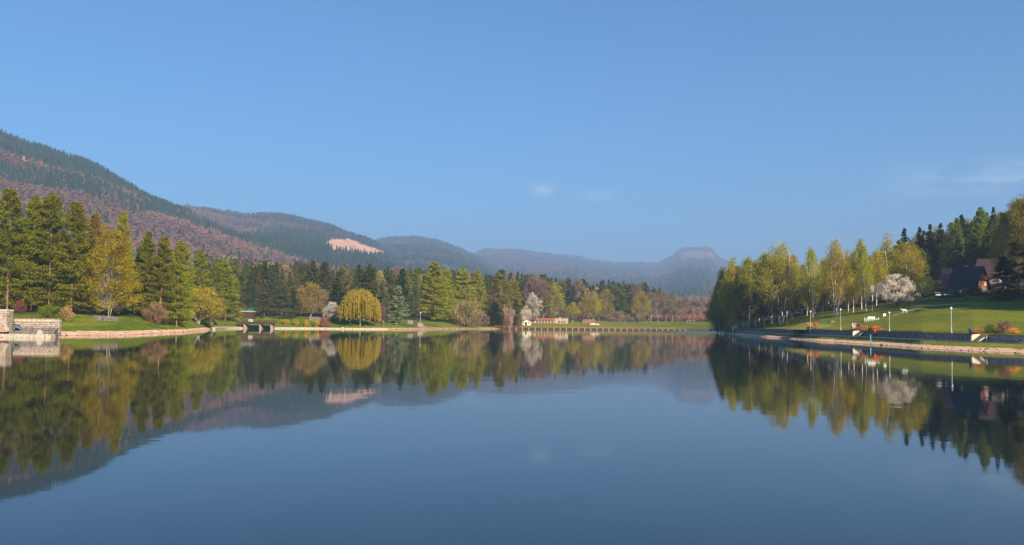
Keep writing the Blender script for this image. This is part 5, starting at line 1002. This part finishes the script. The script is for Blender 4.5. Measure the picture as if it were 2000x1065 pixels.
b = MB(); b.tube([(0, 0, -.3), (0, 0, zb)], .09); b.build('post', METAL, bb); b = MB(); b.box((0, -.12, zb), (1.05, .06, 2.5)); b.build('backboard', plain('pale_board', (.15, .19, .2)), bb); b = MB(); b.tube([(.23 * math.cos(a), -.4 + .23 * math.sin(a), zb - .7) for a in np.linspace(0, 6.28, 13)], .02, 5, False); b.build('rim', RUST, bb)
pg = thing('depth_gauge', 'teal pole standing in the water before the person in red', 'pole', (uof(1700) * 171, 171, 0)); zt_ = at(1700, 653, 171).z; b = MB(); b.lathe([(.05, -1.4), (.05, zt_ - .1), (.07, zt_ - .08), (.07, zt_)], n=8); b.build('pole', TEAL, pg, True); b = MB(); b.box((0, -.06, zt_ * .6), (.14, .03, zt_ * .7)); b.build('scale_board', TEAL, pg)
# ---------------------------------------------------------------- person in the red jacket, both hands raised to the face
pp = onground(1708, colat(uof(1708))[0][2] - 1.6, .06)
J = [(0, 0, .96, .15, .11), (0, 0, 1.12, .14, .1), (0, 0, 1.33, .16, .1), (0, .0, 1.45, .07), (0, -.015, 1.52, .058), (0, -.03, 1.6, .085, .1), (0, -.03, 1.69, .075, .09),
     (-.19, 0, 1.4, .06), (-.27, -.12, 1.17, .047), (-.12, -.3, 1.42, .034), (.19, 0, 1.4, .06), (.3, -.1, 1.2, .047), (.12, -.3, 1.45, .034),
     (-.1, 0, .88, .095), (-.11, -.02, .5, .065), (-.12, .03, .1, .045), (-.12, -.13, .05, .04), (.1, 0, .88, .095), (.12, .0, .5, .065), (.13, .05, .1, .045), (.15, -.1, .05, .04),
     (-.09, -.34, 1.47, .032), (.09, -.34, 1.5, .032)]
E = [(0, 1), (1, 2), (2, 3), (3, 4), (4, 5), (5, 6), (2, 7), (7, 8), (8, 9), (2, 10), (10, 11), (11, 12), (0, 13), (13, 14), (14, 15), (15, 16), (0, 17), (17, 18), (18, 19), (19, 20), (9, 21), (12, 22)]
for s2, base in ((-1, 21), (1, 22)):
    bx_, by_, bz_ = J[base][:3]
    for k, (dz, ln) in enumerate(((.022, .07), (.008, .078), (-.006, .072), (-.02, .056))):
        J.append((bx_ + s2 * -.01, by_ - ln * .55, bz_ + dz + .03, .009)); J.append((bx_ - s2 * .03, by_ - ln, bz_ + dz + .035, .008)); n_ = len(J); E += [(base, n_ - 2), (n_ - 2, n_ - 1)]
    J.append((bx_ - s2 * .035, by_ - .02, bz_ + .05, .01)); E.append((base, len(J) - 1))
pr_ = skinned('person', J, E, SKIN, pp, R(62), 1); tag(pr_, 'person in a red jacket and black trousers on the promenade, hands raised', 'person')
jk = [(0, 0, 1.1, .23, .18), (0, 0, .95, .235, .18), (0, 0, .78, .24, .18), (0, 0, 1.33, .24, .17), (0, 0, 1.45, .085), (-.19, 0, 1.4, .085), (-.27, -.12, 1.17, .068), (-.13, -.29, 1.41, .046), (.19, 0, 1.4, .085), (.3, -.1, 1.2, .068), (.125, -.29, 1.44, .046)]
skinned('jacket', jk, [(0, 1), (1, 2), (0, 3), (3, 4), (3, 5), (5, 6), (6, 7), (3, 8), (8, 9), (9, 10)], REDC, (0, 0, 0), 0, 1, pr_)
skinned('trousers', [(0, 0, .95, .165, .125), (-.1, 0, .85, .11), (-.11, -.02, .5, .085), (-.12, .03, .12, .065), (.1, 0, .85, .11), (.12, 0, .5, .085), (.13, .05, .12, .065)], [(0, 1), (1, 2), (2, 3), (0, 4), (4, 5), (5, 6)], BLACKC, (0, 0, 0), 0, 1, pr_)
b = MB(); V = []; b.lathe([(.1, 1.6), (.118, 1.66), (.115, 1.72), (.08, 1.785), (.01, 1.81)], (0, .01, 0), 12); b.build('hair', HAIR, pr_, True)
for s2 in (-1, 1): b = MB(); b.lathe([(.004, -.012), (.013, 0), (.004, .012)], (s2 * .034, -.125, 1.645), 8); b.build('eye', DARKV, pr_)
b = MB(); b.prism([(-.014, 0), (.014, 0), (0, .05)], (0, -.15, 1.595), (1, 0, 0), (0, .3, 1), (0, .04, 0)); b.build('nose', SKIN, pr_); b = MB(); b.box((0, -.128, 1.565), (.05, .01, .012)); b.build('mouth', RUST, pr_)
for s2 in (-1, 1): b = MB(); b.box((s2 * .092, -.02, 1.62), (.02, .04, .065), bev=.005); b.build('ear', SKIN, pr_)
# stones and flotsam along the waterlines
V = []; Fs = []; g_ = np.random.default_rng(9)
for k in range(520):
    px_ = g_.choice([g_.uniform(110, 440), g_.uniform(1425, 2050), g_.uniform(760, 990)]); d, z = colat(uof(px_)); Y = d[0] + (d[1] - d[0]) * g_.uniform(-.05, 1.1); u = uof(px_); r_ = g_.uniform(.06, .22) * (1 + (k % 17 == 0)); c_ = np.array([u * Y, Y, max(gz(u * Y, Y), -.02)])
    q = g_.normal(size=(6, 3)) * .12 * r_ + np.array([[1, 0, .2], [0, 1, .2], [-1, 0, .2], [0, -1, .2], [0, 0, .7], [0, 0, -.4]]) * r_ + c_; n0 = len(V) * 6; V.append(q)
    Fs.append(np.array([[0, 1, 4], [1, 2, 4], [2, 3, 4], [3, 0, 4], [1, 0, 5], [2, 1, 5], [3, 2, 5], [0, 3, 5]]) + n0)
o = obj('shore_stones', fastmesh('shore_stones', np.concatenate(V), np.concatenate(Fs), [STONED])); tag(o, 'loose stones scattered along the sandy waterlines', 'stones', kind='stuff')

# ---------------------------------------------------------------- haze: the air over the valley
m = bpy.data.materials.new('valley_air'); m.use_nodes = True; t = m.node_tree; t.nodes.remove(t.nodes['Principled BSDF'])
pv = t.nodes.new('ShaderNodeVolumePrincipled'); pv.inputs['Color'].default_value = (.42, .63, 1.0, 1); pv.inputs['Density'].default_value = 1.75e-4; pv.inputs['Anisotropy'].default_value = 0.0
t.links.new(pv.outputs[0], t.nodes['Material Output'].inputs['Volume'])
hb = MB(); hb.box((0, 7200, 501), (30000, 14900, 1016)); ho = hb.build('haze', m); tag(ho, 'pale blue morning haze filling the whole valley', 'haze', kind='stuff')
